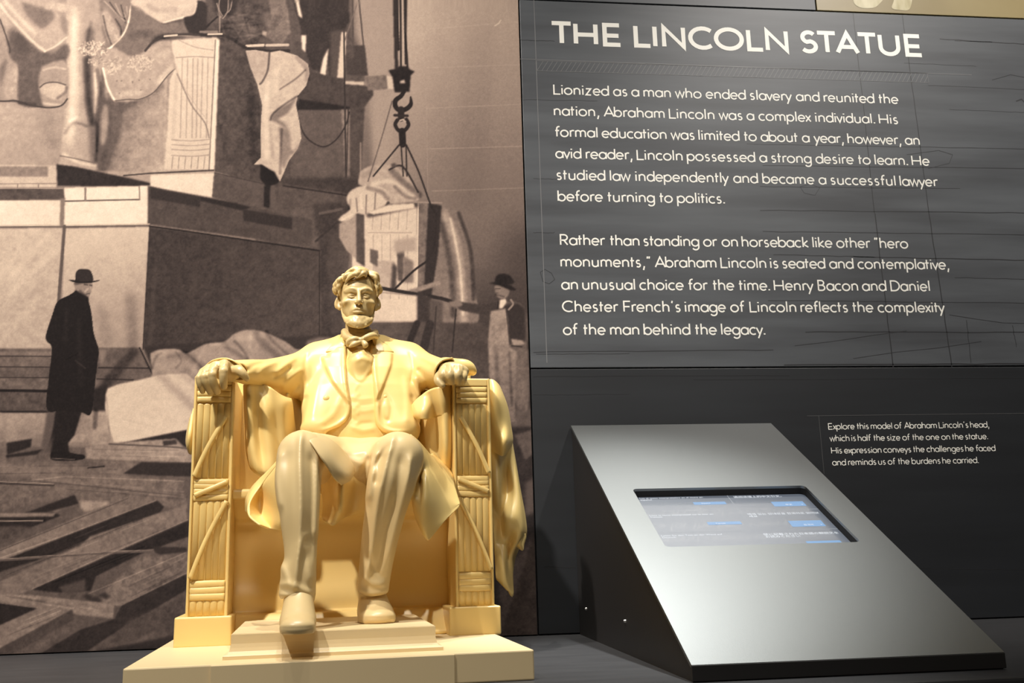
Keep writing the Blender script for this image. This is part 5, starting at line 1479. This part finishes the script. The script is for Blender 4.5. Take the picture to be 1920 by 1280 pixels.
# hem shape of the left trouser: cut obliquely, hollow inside
hp = sp(558, 1134, -.15)
g.chain([hp+np.array([0, -.004, -.004]), hp+np.array([0, .0, .012])], [.0155, .0135], .001, 'cut')
g.clip_poly(sps([(400, 700), (1000, 700), (1000, 1112), (735, 1117), (700, 1122), (668, 1112), (620, 1150), (593, 1146), (589, 1130), (576, 1118), (558, 1112), (543, 1112), (531, 1120), (525, 1136), (400, 1140)], -.14), .002)
for pts, wd, am in [
  ([(566, 812), (563, 860), (565, 950), (562, 1030), (556, 1100)], .0030, .0036), ([(562, 1030), (556, 1060), (552, 1108)], .0030, .0022),
  ([(545, 850), (540, 930), (541, 1010), (536, 1060)], .0060, -.0022), ([(583, 850), (585, 960), (576, 1060)], .0055, -.0026),
  ([(594, 850), (592, 950), (590, 1010)], .0028, .0020), ([(530, 850), (520, 900), (528, 960)], .003, .0018), ([(528, 1092), (555, 1096), (585, 1110)], .0028, .0018),
  ([(532, 1060), (545, 1096)], .0028, .0018), ([(572, 1020), (584, 1090)], .0035, .0022), ([(526, 1110), (556, 1115), (590, 1124)], .0020, .0026),
   ([(576, 1000), (560, 1030)], .003, .0014),
  ([(738, 815), (722, 870), (706, 950), (696, 1040), (686, 1090)], .0032, .0038), ([(770, 850), (764, 900), (745, 980), (726, 1060)], .0034, .0030),
  ([(752, 850), (742, 920), (722, 1000), (708, 1080)], .0050, -.0030), ([(708, 845), (698, 880), (692, 940)], .0035, .0026), ([(720, 850), (712, 880), (705, 910)], .0035, -.0026),
  ([(697, 850), (689, 868), (684, 890)], .0030, -.0022), ([(735, 830), (712, 856), (700, 880)], .0026, -.0020), ([(678, 1080), (700, 1094), (722, 1096)], .0028, .0020),
  ([(690, 1040), (706, 1070), (722, 1085)], .0028, -.0016), ([(674, 1108), (700, 1114), (730, 1108)], .002, .0018),
  ([(652, 836), (668, 842), (690, 838)], .003, .0012), ([(645, 830), (660, 850), (685, 868)], .004, .0014)]:
    g.relief_path(sps(cr(pts, 5), -.1), wd*.9, am*1.7, -1, .03)
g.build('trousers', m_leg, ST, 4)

# ---- shoes
z0 = .0550
def make_shoe(hx, hy, tx, ty, w, hh, lo, hi, ank):
    g = SDF(lo, hi, .0009)
    n = 9
    for i in range(n+1):
        t = i/n
        x = hx+(tx-hx)*t; y = hy+(ty-hy)*t
        ww = w*(.78+.24*math.sin(PI*min(1, t*1.15)*.75)); h_ = hh*(1.0-.52*t**1.3)
        g.ell((x, y, z0+h_*.42), (ww, w*.9, h_*.60), .004)
        g.box((x-ww*.96, y-w*.45, z0-.002), (x+ww*.96, y+w*.45, z0+.0055), .002, .002)
    g.ell((tx, ty-.002, z0+hh*.20), (w*.97, w*.78, hh*.30), .004)
    g.chain([ank, (hx, hy-.006, z0+hh*.95), ((hx*.5+tx*.5), (hy*.5+ty*.5), z0+hh*.50)], [.0150, .0150, .0125], .010)
    sl, X, Y, Z = g.sub(g.lo, g.lo+np.array(g.n)*g.h)
    g.d = np.maximum(g.d, (z0-.0002-Z)+0*X+0*Y).astype(np.float32)
    g.relief_path([np.array((tx-w, 0, z0+.0062)), np.array((tx+w, 0, z0+.0062))], .0008, -.0010)
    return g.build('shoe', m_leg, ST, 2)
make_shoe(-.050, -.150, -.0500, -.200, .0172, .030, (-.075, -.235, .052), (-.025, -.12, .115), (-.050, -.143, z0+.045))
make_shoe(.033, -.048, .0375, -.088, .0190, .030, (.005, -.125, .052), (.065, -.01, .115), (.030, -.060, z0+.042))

# ---- hands: palm and five fingers each, curled over the ends of the chair arms
g = SDF((-.195, -.045, .325), (-.105, .03, .385), .0008)
wr = sp(432, 696, .006)
kn = [sp(381, 698, -.006), sp(392, 691, -.008), sp(405, 685, -.010), sp(421, 682, -.011)]
g.chain([sp(446, 695, .016), wr], [.0115, .0115], 0)
for kpt in kn: g.cone(wr, kpt, .0100, .0056, .006)
mids = [sp(374, 709, -.014), sp(383, 707, -.018), sp(398, 703, -.020), sp(419, 697, -.022)]
m2 = [sp(376, 722, -.013), sp(388, 722, -.016), sp(402, 721, -.017), sp(419, 712, -.021)]
tips = [sp(380, 733, -.007), sp(395, 736, -.009), sp(408, 734, -.011), sp(420, 724, -.016)]
for a_, b_2, c_, d_, r in zip(kn, mids, m2, tips, (.0044, .0048, .0050, .0052)):
    g.chain([a_, b_2, c_, d_], [r*1.1, r*1.02, r*.95, r*.82], .0008, kj=.0015)
    g.ell(b_2+np.array([0, -.0008, .0006]), (r*1.06,)*3, .001)
g.chain([wr+np.array([.004, -.002, -.001]), sp(447, 694, -.012), sp(455, 700, -.016), sp(463, 710, -.014)], [.0085, .0066, .0054, .0036], .003, kj=.003)
for a_, b_2 in zip(kn, mids):
    g.relief_path([wr*.45+a_*.55, a_], .0014, .0010, -1, 0)
g.build('hand', m_tan, ST)
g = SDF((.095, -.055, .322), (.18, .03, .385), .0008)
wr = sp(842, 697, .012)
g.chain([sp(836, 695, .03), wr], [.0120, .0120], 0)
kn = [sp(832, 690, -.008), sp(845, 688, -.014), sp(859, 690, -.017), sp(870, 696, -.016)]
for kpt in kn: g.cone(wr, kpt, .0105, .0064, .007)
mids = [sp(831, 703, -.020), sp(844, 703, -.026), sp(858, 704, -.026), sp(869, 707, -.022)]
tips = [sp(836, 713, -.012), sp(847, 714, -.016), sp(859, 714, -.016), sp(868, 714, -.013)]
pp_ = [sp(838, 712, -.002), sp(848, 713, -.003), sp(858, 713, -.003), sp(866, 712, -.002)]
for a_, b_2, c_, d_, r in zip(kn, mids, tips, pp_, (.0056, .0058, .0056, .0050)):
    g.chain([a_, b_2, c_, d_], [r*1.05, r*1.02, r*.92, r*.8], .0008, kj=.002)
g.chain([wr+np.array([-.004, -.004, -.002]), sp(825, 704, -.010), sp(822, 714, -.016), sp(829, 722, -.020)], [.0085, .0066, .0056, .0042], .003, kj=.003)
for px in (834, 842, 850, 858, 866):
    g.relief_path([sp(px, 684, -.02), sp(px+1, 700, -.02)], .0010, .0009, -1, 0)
g.build('hand', m_tan, ST)

# ---- head
HC = sp(671, 563, .082)
def hd(*p): return HC+np.array(p)*.001*HS
HS = 0.985
class Head(SDF):
    pass
g = SDF(HC+np.array([-.044, -.052, -.068]), HC+np.array([.044, .050, .058]), .00062)
def E_(c, r, k=3, mode='add', rot=None): g.ell(hd(*c), np.array(r)*.001*HS, k*.001, mode, rot)
def C_(pts, rr_, k=2, mode='add'): g.chain([hd(*p) for p in pts], [r*.001*HS for r in rr_], k*.001, mode)
E_((0, 6, 14), (27.5, 33, 27), 0)
E_((0, -6, -6), (23, 24, 29), 6)
E_((0, -10, -20), (18.5, 18, 17), 6)
E_((0, -15, -30), (11.5, 12, 8.5), 5)
C_([(0, 10, -20), (0, 13, -62)], [16, 17.5], 8)
C_([(-17, -20.5, 7.5), (-10, -27.5, 9), (-3.5, -28.8, 7)], [2.4, 3.0, 2.6], 4)
C_([(17, -20.5, 7.5), (10, -27.5, 9), (3.5, -28.8, 7)], [2.4, 3.0, 2.6], 4)
for s_ in (-1, 1):
    E_((s_*10, -31.5, -.5), (7.6, 6.5, 5.6), 3, 'cut')
    E_((s_*4.6, -31.5, -1), (2.6, 4.5, 5), 2, 'cut')
    E_((s_*16.5, -18, -9), (6.0, 7, 5), 5)
    E_((s_*16.5, -27, -19.5), (5.0, 5.5, 9), 4, 'cut')
    E_((s_*10, -23.2, -.6), (5.0, 4.4, 3.6), 1.0)
    C_([(s_*15.5, -22.5, 5.5), (s_*10, -27.6, 5.6), (s_*5, -28.4, 3.6)], [1.6, 2.0, 1.4], 2.0)
    C_([(s_*5.2, -26.6, -.2), (s_*9, -27.9, 1.2), (s_*14.8, -25, -.2)], [.6, .9, .7], 1.0)
    C_([(s_*5.4, -26.6, -1.6), (s_*9.5, -28.1, -3.2), (s_*14.5, -25, -1.6)], [.5, .7, .6], 1.0)
    C_([(s_*4.8, -33, -11), (s_*8, -32, -15), (s_*10.5, -29.5, -21)], [.8, .9, .8], 2.0, 'cut')
    C_([(s_*6.5, -30, -5.5), (s_*11, -29.5, -7.2)], [.6, .5], 1.6, 'cut')
C_([(0, -28.5, 7), (0, -32.5, 0), (0, -37.5, -10.5)], [2.4, 2.5, 3.3], 2.4)
E_((-3.7, -33.6, -11.8), (2.5, 3.2, 2.3), 1.2); E_((3.7, -33.6, -11.8), (2.5, 3.2, 2.3), 1.2)
E_((0, -36.2, -12.6), (2.8, 3.0, 1.9), 1.0)
E_((0, -24, -21), (10.5, 8.5, 8), 4)
C_([(-7.8, -29.2, -21.3), (-3, -32.6, -20.0), (0, -32.6, -20.6), (3, -32.6, -20.0), (7.8, -29.2, -21.3)], [.8, 1.25, 1.2, 1.25, .8], 1.2)
C_([(-6.8, -29.6, -24.3), (0, -32.8, -24.9), (6.8, -29.6, -24.3)], [1.0, 1.7, 1.0], 1.2)
C_([(-8.4, -30, -22.4), (0, -34, -22.6), (8.4, -30, -22.4)], [.5, .6, .5], .7, 'cut')
C_([(0, -33.5, -15), (0, -34, -18)], [.9, .9], 1.2, 'cut')
C_([(-5, -33, -28.2), (0, -34, -28.6), (5, -33, -28.2)], [1.5, 1.7, 1.5], 2.5, 'cut')
for z in (15.5, 19.5): C_([(-11, -27.8, z), (0, -29.4, z+.8), (11, -27.8, z)], [.45, .5, .45], 1.3, 'cut')
C_([(-1.6, -31.3, 8), (-1.4, -31, 11)], [.5, .4], 1.2, 'cut'); C_([(1.6, -31.3, 8), (1.4, -31, 11)], [.5, .4], 1.2, 'cut')
g.build('head', m_tan, ST)
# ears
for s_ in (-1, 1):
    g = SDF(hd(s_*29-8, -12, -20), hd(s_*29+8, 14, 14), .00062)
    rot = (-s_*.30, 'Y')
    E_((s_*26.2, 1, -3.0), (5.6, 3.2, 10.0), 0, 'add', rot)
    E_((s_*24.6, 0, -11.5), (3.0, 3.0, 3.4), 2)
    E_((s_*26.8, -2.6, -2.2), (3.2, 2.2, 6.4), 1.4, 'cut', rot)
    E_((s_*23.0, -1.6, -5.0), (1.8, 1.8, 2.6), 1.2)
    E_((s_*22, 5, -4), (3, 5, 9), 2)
    g.build('ear', m_tan, ST)
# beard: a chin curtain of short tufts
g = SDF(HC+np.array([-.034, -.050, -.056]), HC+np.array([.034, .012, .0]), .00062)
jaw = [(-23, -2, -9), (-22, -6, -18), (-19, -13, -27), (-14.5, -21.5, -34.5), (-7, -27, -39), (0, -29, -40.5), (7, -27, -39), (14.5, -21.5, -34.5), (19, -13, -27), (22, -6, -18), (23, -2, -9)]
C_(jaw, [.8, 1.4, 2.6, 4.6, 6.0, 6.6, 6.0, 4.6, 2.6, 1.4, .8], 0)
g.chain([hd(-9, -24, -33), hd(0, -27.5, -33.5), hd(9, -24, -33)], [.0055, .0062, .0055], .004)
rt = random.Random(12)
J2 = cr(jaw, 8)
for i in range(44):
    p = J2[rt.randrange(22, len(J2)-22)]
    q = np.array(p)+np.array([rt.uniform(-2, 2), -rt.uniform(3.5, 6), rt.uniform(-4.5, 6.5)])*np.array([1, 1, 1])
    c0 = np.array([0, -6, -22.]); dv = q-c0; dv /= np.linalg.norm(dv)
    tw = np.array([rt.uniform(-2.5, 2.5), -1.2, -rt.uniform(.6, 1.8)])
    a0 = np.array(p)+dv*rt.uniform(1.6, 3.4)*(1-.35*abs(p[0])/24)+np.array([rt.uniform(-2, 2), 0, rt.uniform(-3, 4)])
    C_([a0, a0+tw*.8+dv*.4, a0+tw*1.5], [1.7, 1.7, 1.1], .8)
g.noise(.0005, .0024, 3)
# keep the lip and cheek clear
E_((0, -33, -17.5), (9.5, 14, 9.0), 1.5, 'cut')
g.build('beard', m_tan, ST, 3)
# hair
g = SDF(HC+np.array([-.044, -.048, -.022]), HC+np.array([.044, .050, .062]), .00062)
E_((0, 9, 15.5), (28, 33, 27), 0)
# clear the face: forehead and cheeks
E_((-1.5, -30, 4), (22.0, 26, 24.5), 3, 'cut')
E_((3, -30, 13), (20.5, 22, 20.0), 3, 'cut')
sl, X, Y, Z = g.sub(g.lo, g.lo+np.array(g.n)*g.h)
low = (HC[2]+.003)+np.maximum(0, (HC[1]+.004-Y))*1.2
g.d = np.maximum(g.d, (low-Z)+0*X).astype(np.float32)
rh = random.Random(21)
def lock(p, q, bulge, r0, r1):
    m = (np.array(p)+np.array(q))/2+np.array(bulge)
    C_([tuple(x) for x in cr([p, m, q], 4)], [r0*.7, r0*.85, r0, r0, r0, r0*.85, r0*.6+r1*.4, (r0*.3+r1*.7), r1], .8)
# the big forelock sweeping from the parting to the viewer's left
for p, q, b, r in [((11, -20, 35), (-12, -27, 25), (0, -5, 4), 4.2), ((12, -15, 38), (-18, -18, 27), (0, -5, 5), 4.8), ((11, -8, 40), (-21, -10, 32), (0, -5, 4), 5.0),
    ((10, 0, 41), (-22, 0, 33), (0, -3, 4), 5.2), ((8, 10, 41), (-22, 12, 30), (0, 0, 3), 5.2), ((9, -21, 34), (-4, -29, 23.5), (3, -4, 2), 3.4),
    ((3, -24, 32), (-18, -25, 20), (0, -5, 3), 3.4), ((6, -24, 31), (-8, -29, 25), (0, -4, 3), 3.0), ((8, -22, 31), (9, -26, 27), (1, -2, 0), 2.2), ((-10, -24, 31), (-21, -19, 21), (-2, -3, 2), 3.2),
    ((-2, -20, 38), (-16, -22, 33), (0, -3, 2), 2.6), ((4, -12, 42), (-12, -16, 39), (0, -2, 2), 2.6)]:
    lock(p, q, b, r, .8)
# right side of the parting
for p, q, b, r in [((14, -15, 36), (24, -12, 23), (4, -3, 3), 3.8), ((14, -8, 38), (27, -4, 25), (4, -2, 3), 4.4), ((13, 2, 40), (28, 6, 24), (5, 0, 3), 4.8), ((15, -18, 33), (23.5, -17, 18), (4, -3, 2), 3.0),
    ((24.5, -13, 24), (26, -14, 13), (2, -1, 0), 3.0), ((27, -8, 22), (28.5, -8, 10), (2, -1, 0), 3.4), ((23, -16, 19), (24.5, -16, 10), (1.5, -1, 0), 2.2), ((28, 0, 22), (29.5, 2, 10), (2, 0, 0), 4.0), ((26, -11, 13), (26, -11, 4), (1, -1, 0), 2.0)]:
    lock(p, q, b, r, .8)
# left temple masses over the ear
for p, q, b, r in [((-21, -16, 28), (-25.5, -15, 17), (-3, -2, 1), 3.6), ((-24, -10, 28), (-28, -9, 14), (-3, -1, 0), 4.0), ((-25, -2, 28), (-30, -2, 12), (-3, 0, 0), 4.4), ((-23, -15, 21), (-27.5, -13, 9), (-2, -1, 0), 3.2),
    ((-27, -8, 19), (-30, -8, 8), (-2, 0, 0), 3.2), ((-26, 6, 24), (-30, 8, 9), (-3, 0, 0), 4.4), ((-24.5, -13, 13), (-26, -12, 3), (-1, -1, 0), 2.0)]:
    lock(p, q, b, r, .8)
for i in range(40):
    th = rh.uniform(-.2, 3.34); ph = rh.uniform(.1, 1.25)
    d = np.array([math.cos(ph)*math.cos(th), math.cos(ph)*math.sin(th)*.95, math.sin(ph)])
    p = np.array([0, 9, 16])+d*np.array([27.5, 33, 26.5])
    t = np.array([-d[0]*.2+rh.uniform(-.6, .6), rh.uniform(-.5, .5), -1.0]); t -= d*(t@d); t /= np.linalg.norm(t)+1e-6
    q = p+t*rh.uniform(8, 13)
    lock(tuple(p), tuple(q), tuple(d*1.8), rh.uniform(2.6, 3.6), .8)
g.noise(.0003, .0016, 5)
g.build('hair', m_tan, ST)

# ---- neckcloth: bow with two drooping ends, and the standing collar points
g = SDF(sp(672, 640, .05)-np.array([.045, .05, .028]), sp(672, 640, .05)+np.array([.045, .06, .030]), .0008)
nk = sp(673, 632, .092)
for a in np.linspace(0, 2*PI, 15):
    p = nk+np.array([.0205*math.cos(a), .0215*math.sin(a), .002*math.sin(a)]); q_ = nk+np.array([.0205*math.cos(a+.45), .0215*math.sin(a+.45), .002*math.sin(a+.45)])
    g.cone(p, q_, .0042, .0042, .002)
    g.cone(p+np.array([0, 0, .006]), q_+np.array([0, 0, .006]), .0026, .0026, .002)
g.chain([sp(677, 637, .056), sp(664, 636, .052), sp(655, 641, .056), sp(652, 647, .060)], [.0032, .0046, .0048, .0026], .002)
g.chain([sp(677, 637, .056), sp(690, 631, .054), sp(700, 629, .060), sp(707, 632, .066)], [.0032, .0042, .0046, .0028], .002)
g.chain([sp(676, 640, .054), sp(664, 645, .050), sp(655, 650, .052)], [.0030, .0034, .0014], .001)
g.chain([sp(680, 640, .054), sp(685, 646, .050), sp(683, 650, .052)], [.0030, .0040, .0022], .001)
g.chain([sp(646, 622, .085), sp(652, 632, .068), sp(668, 638, .058)], [.005, .006, .004], .003)
g.chain([sp(704, 622, .085), sp(698, 630, .070), sp(682, 637, .058)], [.004, .0045, .0035], .003)
g.ell(sp(677, 638, .052), (.0042, .0034, .0040), .001)
g.relief_path(sps(cr([(650, 643), (662, 638), (676, 638), (690, 634), (706, 630)], 4), .05), .0008, -.0010)
g.build('neck_bow', m_tan, ST)
for k in (0, 1):
    fx = (lambda x: x) if k == 0 else (lambda x: 2*674.5-x)
    sheet('coat_collar', [
     [(fx(612), 660, COLLAR[(k, 612, 660)]-.0004), (fx(626), 659, COLLAR[(k, 626, 659)]-.0014), (fx(643), 660, COLLAR[(k, 643, 660)]-.0014)],
     [(fx(622), 649, COLLAR[(k, 622, 649)]-.0006), (fx(634), 646, COLLAR[(k, 634, 646)]-.0020), (fx(646), 647, COLLAR[(k, 646, 647)]-.0020)],
     [(fx(636), 636, .104), (fx(643), 632, .088), (fx(650), 634, .078)],
     [(fx(642), 624, .118), (fx(647), 619, .108), (fx(652), 622, .098)]], m_st, ST, .0034, 6, 6)

# ---- draped cloth
sheet('coat_skirt', [
 [(560, 818, -.095), (556, 826, -.105), (560, 834, -.118)],
 [(522, 868, -.040), (530, 868, -.070), (545, 880, -.118)],
 [(490, 908, -.025), (505, 905, -.045), (532, 930, -.112)],
 [(468, 940, -.045), (492, 938, -.020), (530, 965, -.110)],
 [(467, 966, -.062), (492, 968, -.030), (529, 984, -.105)],
 [(487, 984, -.075), (508, 991, -.060), (530, 993, -.098)]], m_st, ST, .0022)
sheet('coat_skirt', [
 [(540, 850, -.055), (522, 862, -.040), (506, 884, -.010)],
 [(522, 869, -.045), (506, 880, -.030), (492, 894, .000)],
 [(490, 909, -.030), (482, 905, -.018), (474, 912, .005)],
 [(469, 941, -.047), (465, 935, -.030), (462, 934, -.002)],
 [(468, 966, -.062), (464, 960, -.040), (461, 958, -.010)]], m_st, ST, .0020)
sheet('coat_skirt', [
 [(568, 812, -.104), (568, 814, -.112), (568, 817, -.116)],
 [(584, 812, -.110), (580, 817, -.125), (577, 824, -.132)],
 [(601, 815, -.108), (594, 824, -.128), (587, 835, -.138)],
 [(626, 828, -.100), (614, 844, -.130), (602, 857, -.142)],
 [(646, 850, -.088), (632, 868, -.126), (615, 876, -.138)],
 [(661, 872, -.078), (649, 890, -.116), (628, 897, -.130)],
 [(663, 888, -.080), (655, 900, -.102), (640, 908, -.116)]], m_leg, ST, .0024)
sheet('coat_lining', [
 [(598, 862, -.030), (620, 875, -.070), (640, 880, -.060), (662, 876, -.050), (696, 872, -.030)],
 [(602, 900, -.030), (624, 905, -.062), (640, 905, -.098), (660, 905, -.060), (694, 905, -.040)],
 [(606, 940, -.030), (626, 940, -.070), (640, 938, -.096), (660, 930, -.052), (692, 935, -.040)],
 [(604, 968, -.040), (626, 960, -.082), (640, 960, -.090), (656, 958, -.040), (690, 950, -.036)],
 [(606, 974, -.072), (624, 984, -.086), (640, 972, -.066), (654, 966, -.030), (686, 956, -.034)]], m_st, ST, .0020)
sheet('coat_skirt', [
 [(770, 815, -.060), (783, 826, -.052), (797, 842, -.030), (806, 852, .010), (812, 850, .04)],
 [(778, 855, -.082), (792, 862, -.062), (806, 870, -.040), (830, 880, .000), (845, 885, .03)],
 [(776, 900, -.086), (787, 900, -.060), (800, 896, -.070), (832, 905, -.030), (852, 912, -.005)],
 [(773, 935, -.075), (788, 940, -.080), (802, 935, -.082), (832, 935, -.050), (861, 942, -.030)],
 [(780, 970, -.070), (792, 982, -.082), (806, 985, -.078), (834, 968, -.058), (861, 946, -.034)],
 [(790, 994, -.070), (800, 1010, -.078), (808, 1006, -.075), (834, 975, -.060), (860, 950, -.036)]], m_st, ST, .0022)
sheet('cloak', [
 [(458, 722, .030), (466, 716, .016), (478, 714, .018), (492, 720, .026), (508, 728, .020), (528, 742, .030), (545, 748, .050)],
 [(459, 760, .030), (467, 758, .012), (482, 760, .022), (497, 762, .016), (514, 763, .022), (532, 758, .026), (547, 756, .046)],
 [(461, 800, .032), (470, 804, .014), (484, 802, .024), (500, 804, .018), (517, 802, .028), (534, 795, .032), (550, 785, .060)],
 [(463, 845, .034), (474, 850, .014), (489, 846, .022), (506, 848, .018), (522, 845, .030), (539, 835, .040), (555, 822, .075)],
 [(470, 875, .038), (482, 883, .018), (496, 886, .018), (510, 886, .018), (526, 876, .032), (542, 862, .048), (556, 850, .080)],
 [(480, 886, .055), (492, 892, .036), (504, 893, .032), (515, 891, .032), (531, 882, .045), (545, 868, .060), (558, 855, .085)]], m_st, ST, .003, 6, 7)
sheet('cloak', [  # added sheet, covers the lit chair back so the left gap falls dark
 [(538, 738, .060), (556, 734, .085), (582, 728, .105)],
 [(541, 780, .066), (558, 778, .088), (580, 775, .100)],
 [(545, 820, .074), (560, 820, .088), (578, 818, .092)],
 [(548, 862, .084), (562, 862, .090), (580, 860, .090)]], m_st, ST, .003, 6, 7)
sheet('cloak', [  # same added filler on the right, keeps that gap beside the torso dark
 [(812, 735, .060), (796, 732, .085), (770, 730, .105)],
 [(806, 780, .070), (792, 778, .088), (772, 775, .100)],
 [(802, 830, .078), (790, 828, .088), (774, 825, .092)],
 [(800, 880, .085), (788, 880, .090), (772, 880, .092)]], m_st, ST, .003, 6, 7)
sheet('cloak', [
 [(845, 722, .030), (826, 726, .018), (806, 732, .026), (788, 744, .034), (776, 756, .040), (770, 768, .050)],
 [(846, 750, .030), (830, 752, .016), (812, 756, .030), (798, 764, .020), (784, 774, .024), (772, 780, .046)],
 [(846, 775, .030), (832, 778, .022), (816, 780, .040), (802, 784, .022), (790, 784, .022), (776, 784, .046)]], m_st, ST, .003, 6, 7)
sheet('cloak', [
 [(848, 740, .035), (832, 742, .024), (815, 748, .040), (800, 755, .050), (788, 760, .070)],
 [(848, 790, .035), (834, 790, .020), (818, 795, .044), (802, 800, .056), (786, 805, .080)],
 [(848, 840, .035), (836, 840, .022), (822, 842, .044), (808, 850, .058), (794, 850, .080)],
 [(848, 875, .045), (838, 880, .036), (826, 882, .048), (814, 884, .060), (802, 880, .080)]], m_st, ST, .003, 6, 7)
sheet('cloak', [
 [(912, 716, .060), (922, 712, .050), (934, 722, .060), (940, 735, .090), (936, 735, .13)],
 [(914, 740, .055), (928, 740, .035), (944, 752, .050), (951, 765, .090), (945, 765, .13)],
 [(916, 780, .050), (930, 785, .036), (950, 795, .046), (957, 800, .090), (950, 800, .13)],
 [(918, 820, .060), (932, 826, .044), (948, 828, .030), (960, 826, .080), (955, 826, .13)],
 [(922, 842, .080), (934, 850, .056), (943, 853, .046), (954, 842, .080), (952, 840, .12)]], m_st, ST, .003, 6, 7)
sheet('cloak', [
 [(920, 790, .075), (935, 800, .060), (948, 810, .085), (958, 820, .105), (955, 815, .15)],
 [(921, 860, .075), (934, 866, .070), (946, 850, .088), (962, 856, .100), (964, 856, .15)],
 [(922, 920, .075), (936, 930, .060), (950, 910, .095), (970, 915, .080), (974, 915, .15)],
 [(925, 980, .075), (940, 985, .085), (952, 975, .060), (976, 965, .070), (984, 970, .14)],
 [(928, 1030, .075), (944, 1030, .070), (956, 1020, .085), (974, 1005, .062), (986, 1002, .13)],
 [(930, 1060, .075), (944, 1062, .062), (952, 1050, .080), (964, 1030, .080), (976, 1020, .13)],
 [(931, 1082, .070), (946, 1092, .060), (955, 1075, .075), (961, 1050, .090), (966, 1042, .12)],
 [(936, 1088, .070), (952, 1106, .062), (961, 1116, .070), (960, 1080, .085), (962, 1060, .11)]], m_st, ST, .003, 6, 7)
sheet('cloak', [
 [(958, 1000, .080), (972, 1006, .070), (984, 1000, .100)],
 [(966, 1020, .080), (976, 1020, .072), (985, 1010, .105)],
 [(972, 1026, .085), (980, 1031, .078), (981, 1022, .100)]], m_st, ST, .002, 6, 6)
sheet('cloak', [
 [(364, 765, .060), (360, 778, .050), (357, 785, .070)],
 [(364, 810, .050), (355, 812, .036), (352, 808, .070)],
 [(364, 840, .050), (353, 836, .040), (350, 828, .070)],
 [(364, 852, .060), (356, 849, .055), (353, 842, .070)]], m_st, ST, .003, 6, 6)
sheet('sleeve_cuff', [
 [(381, 690, .014), (399, 676, .002), (424, 672, -.008), (445, 681, -.012), (457, 698, -.004)],
 [(398, 692, .028), (414, 681, .020), (434, 677, .012), (454, 684, .008), (467, 698, .014)],
 [(420, 694, .040), (436, 686, .034), (452, 683, .028), (468, 688, .024), (478, 700, .028)]], m_st, ST, .0022)
sheet('sleeve_cuff', [
 [(848, 671, -.006), (828, 676, -.014), (816, 692, -.014), (816, 710, -.006), (824, 722, .004)],
 [(850, 674, .010), (832, 678, .004), (820, 692, .002), (820, 708, .008), (828, 718, .014)],
 [(852, 678, .028), (836, 682, .022), (824, 694, .020), (824, 706, .024), (830, 714, .028)]], m_st, ST, .0022)
for px, py, Y, r in BTN:
    stud(px, py, Y+.0004, r, ST)
print('NOBJ', len(bpy.data.objects))
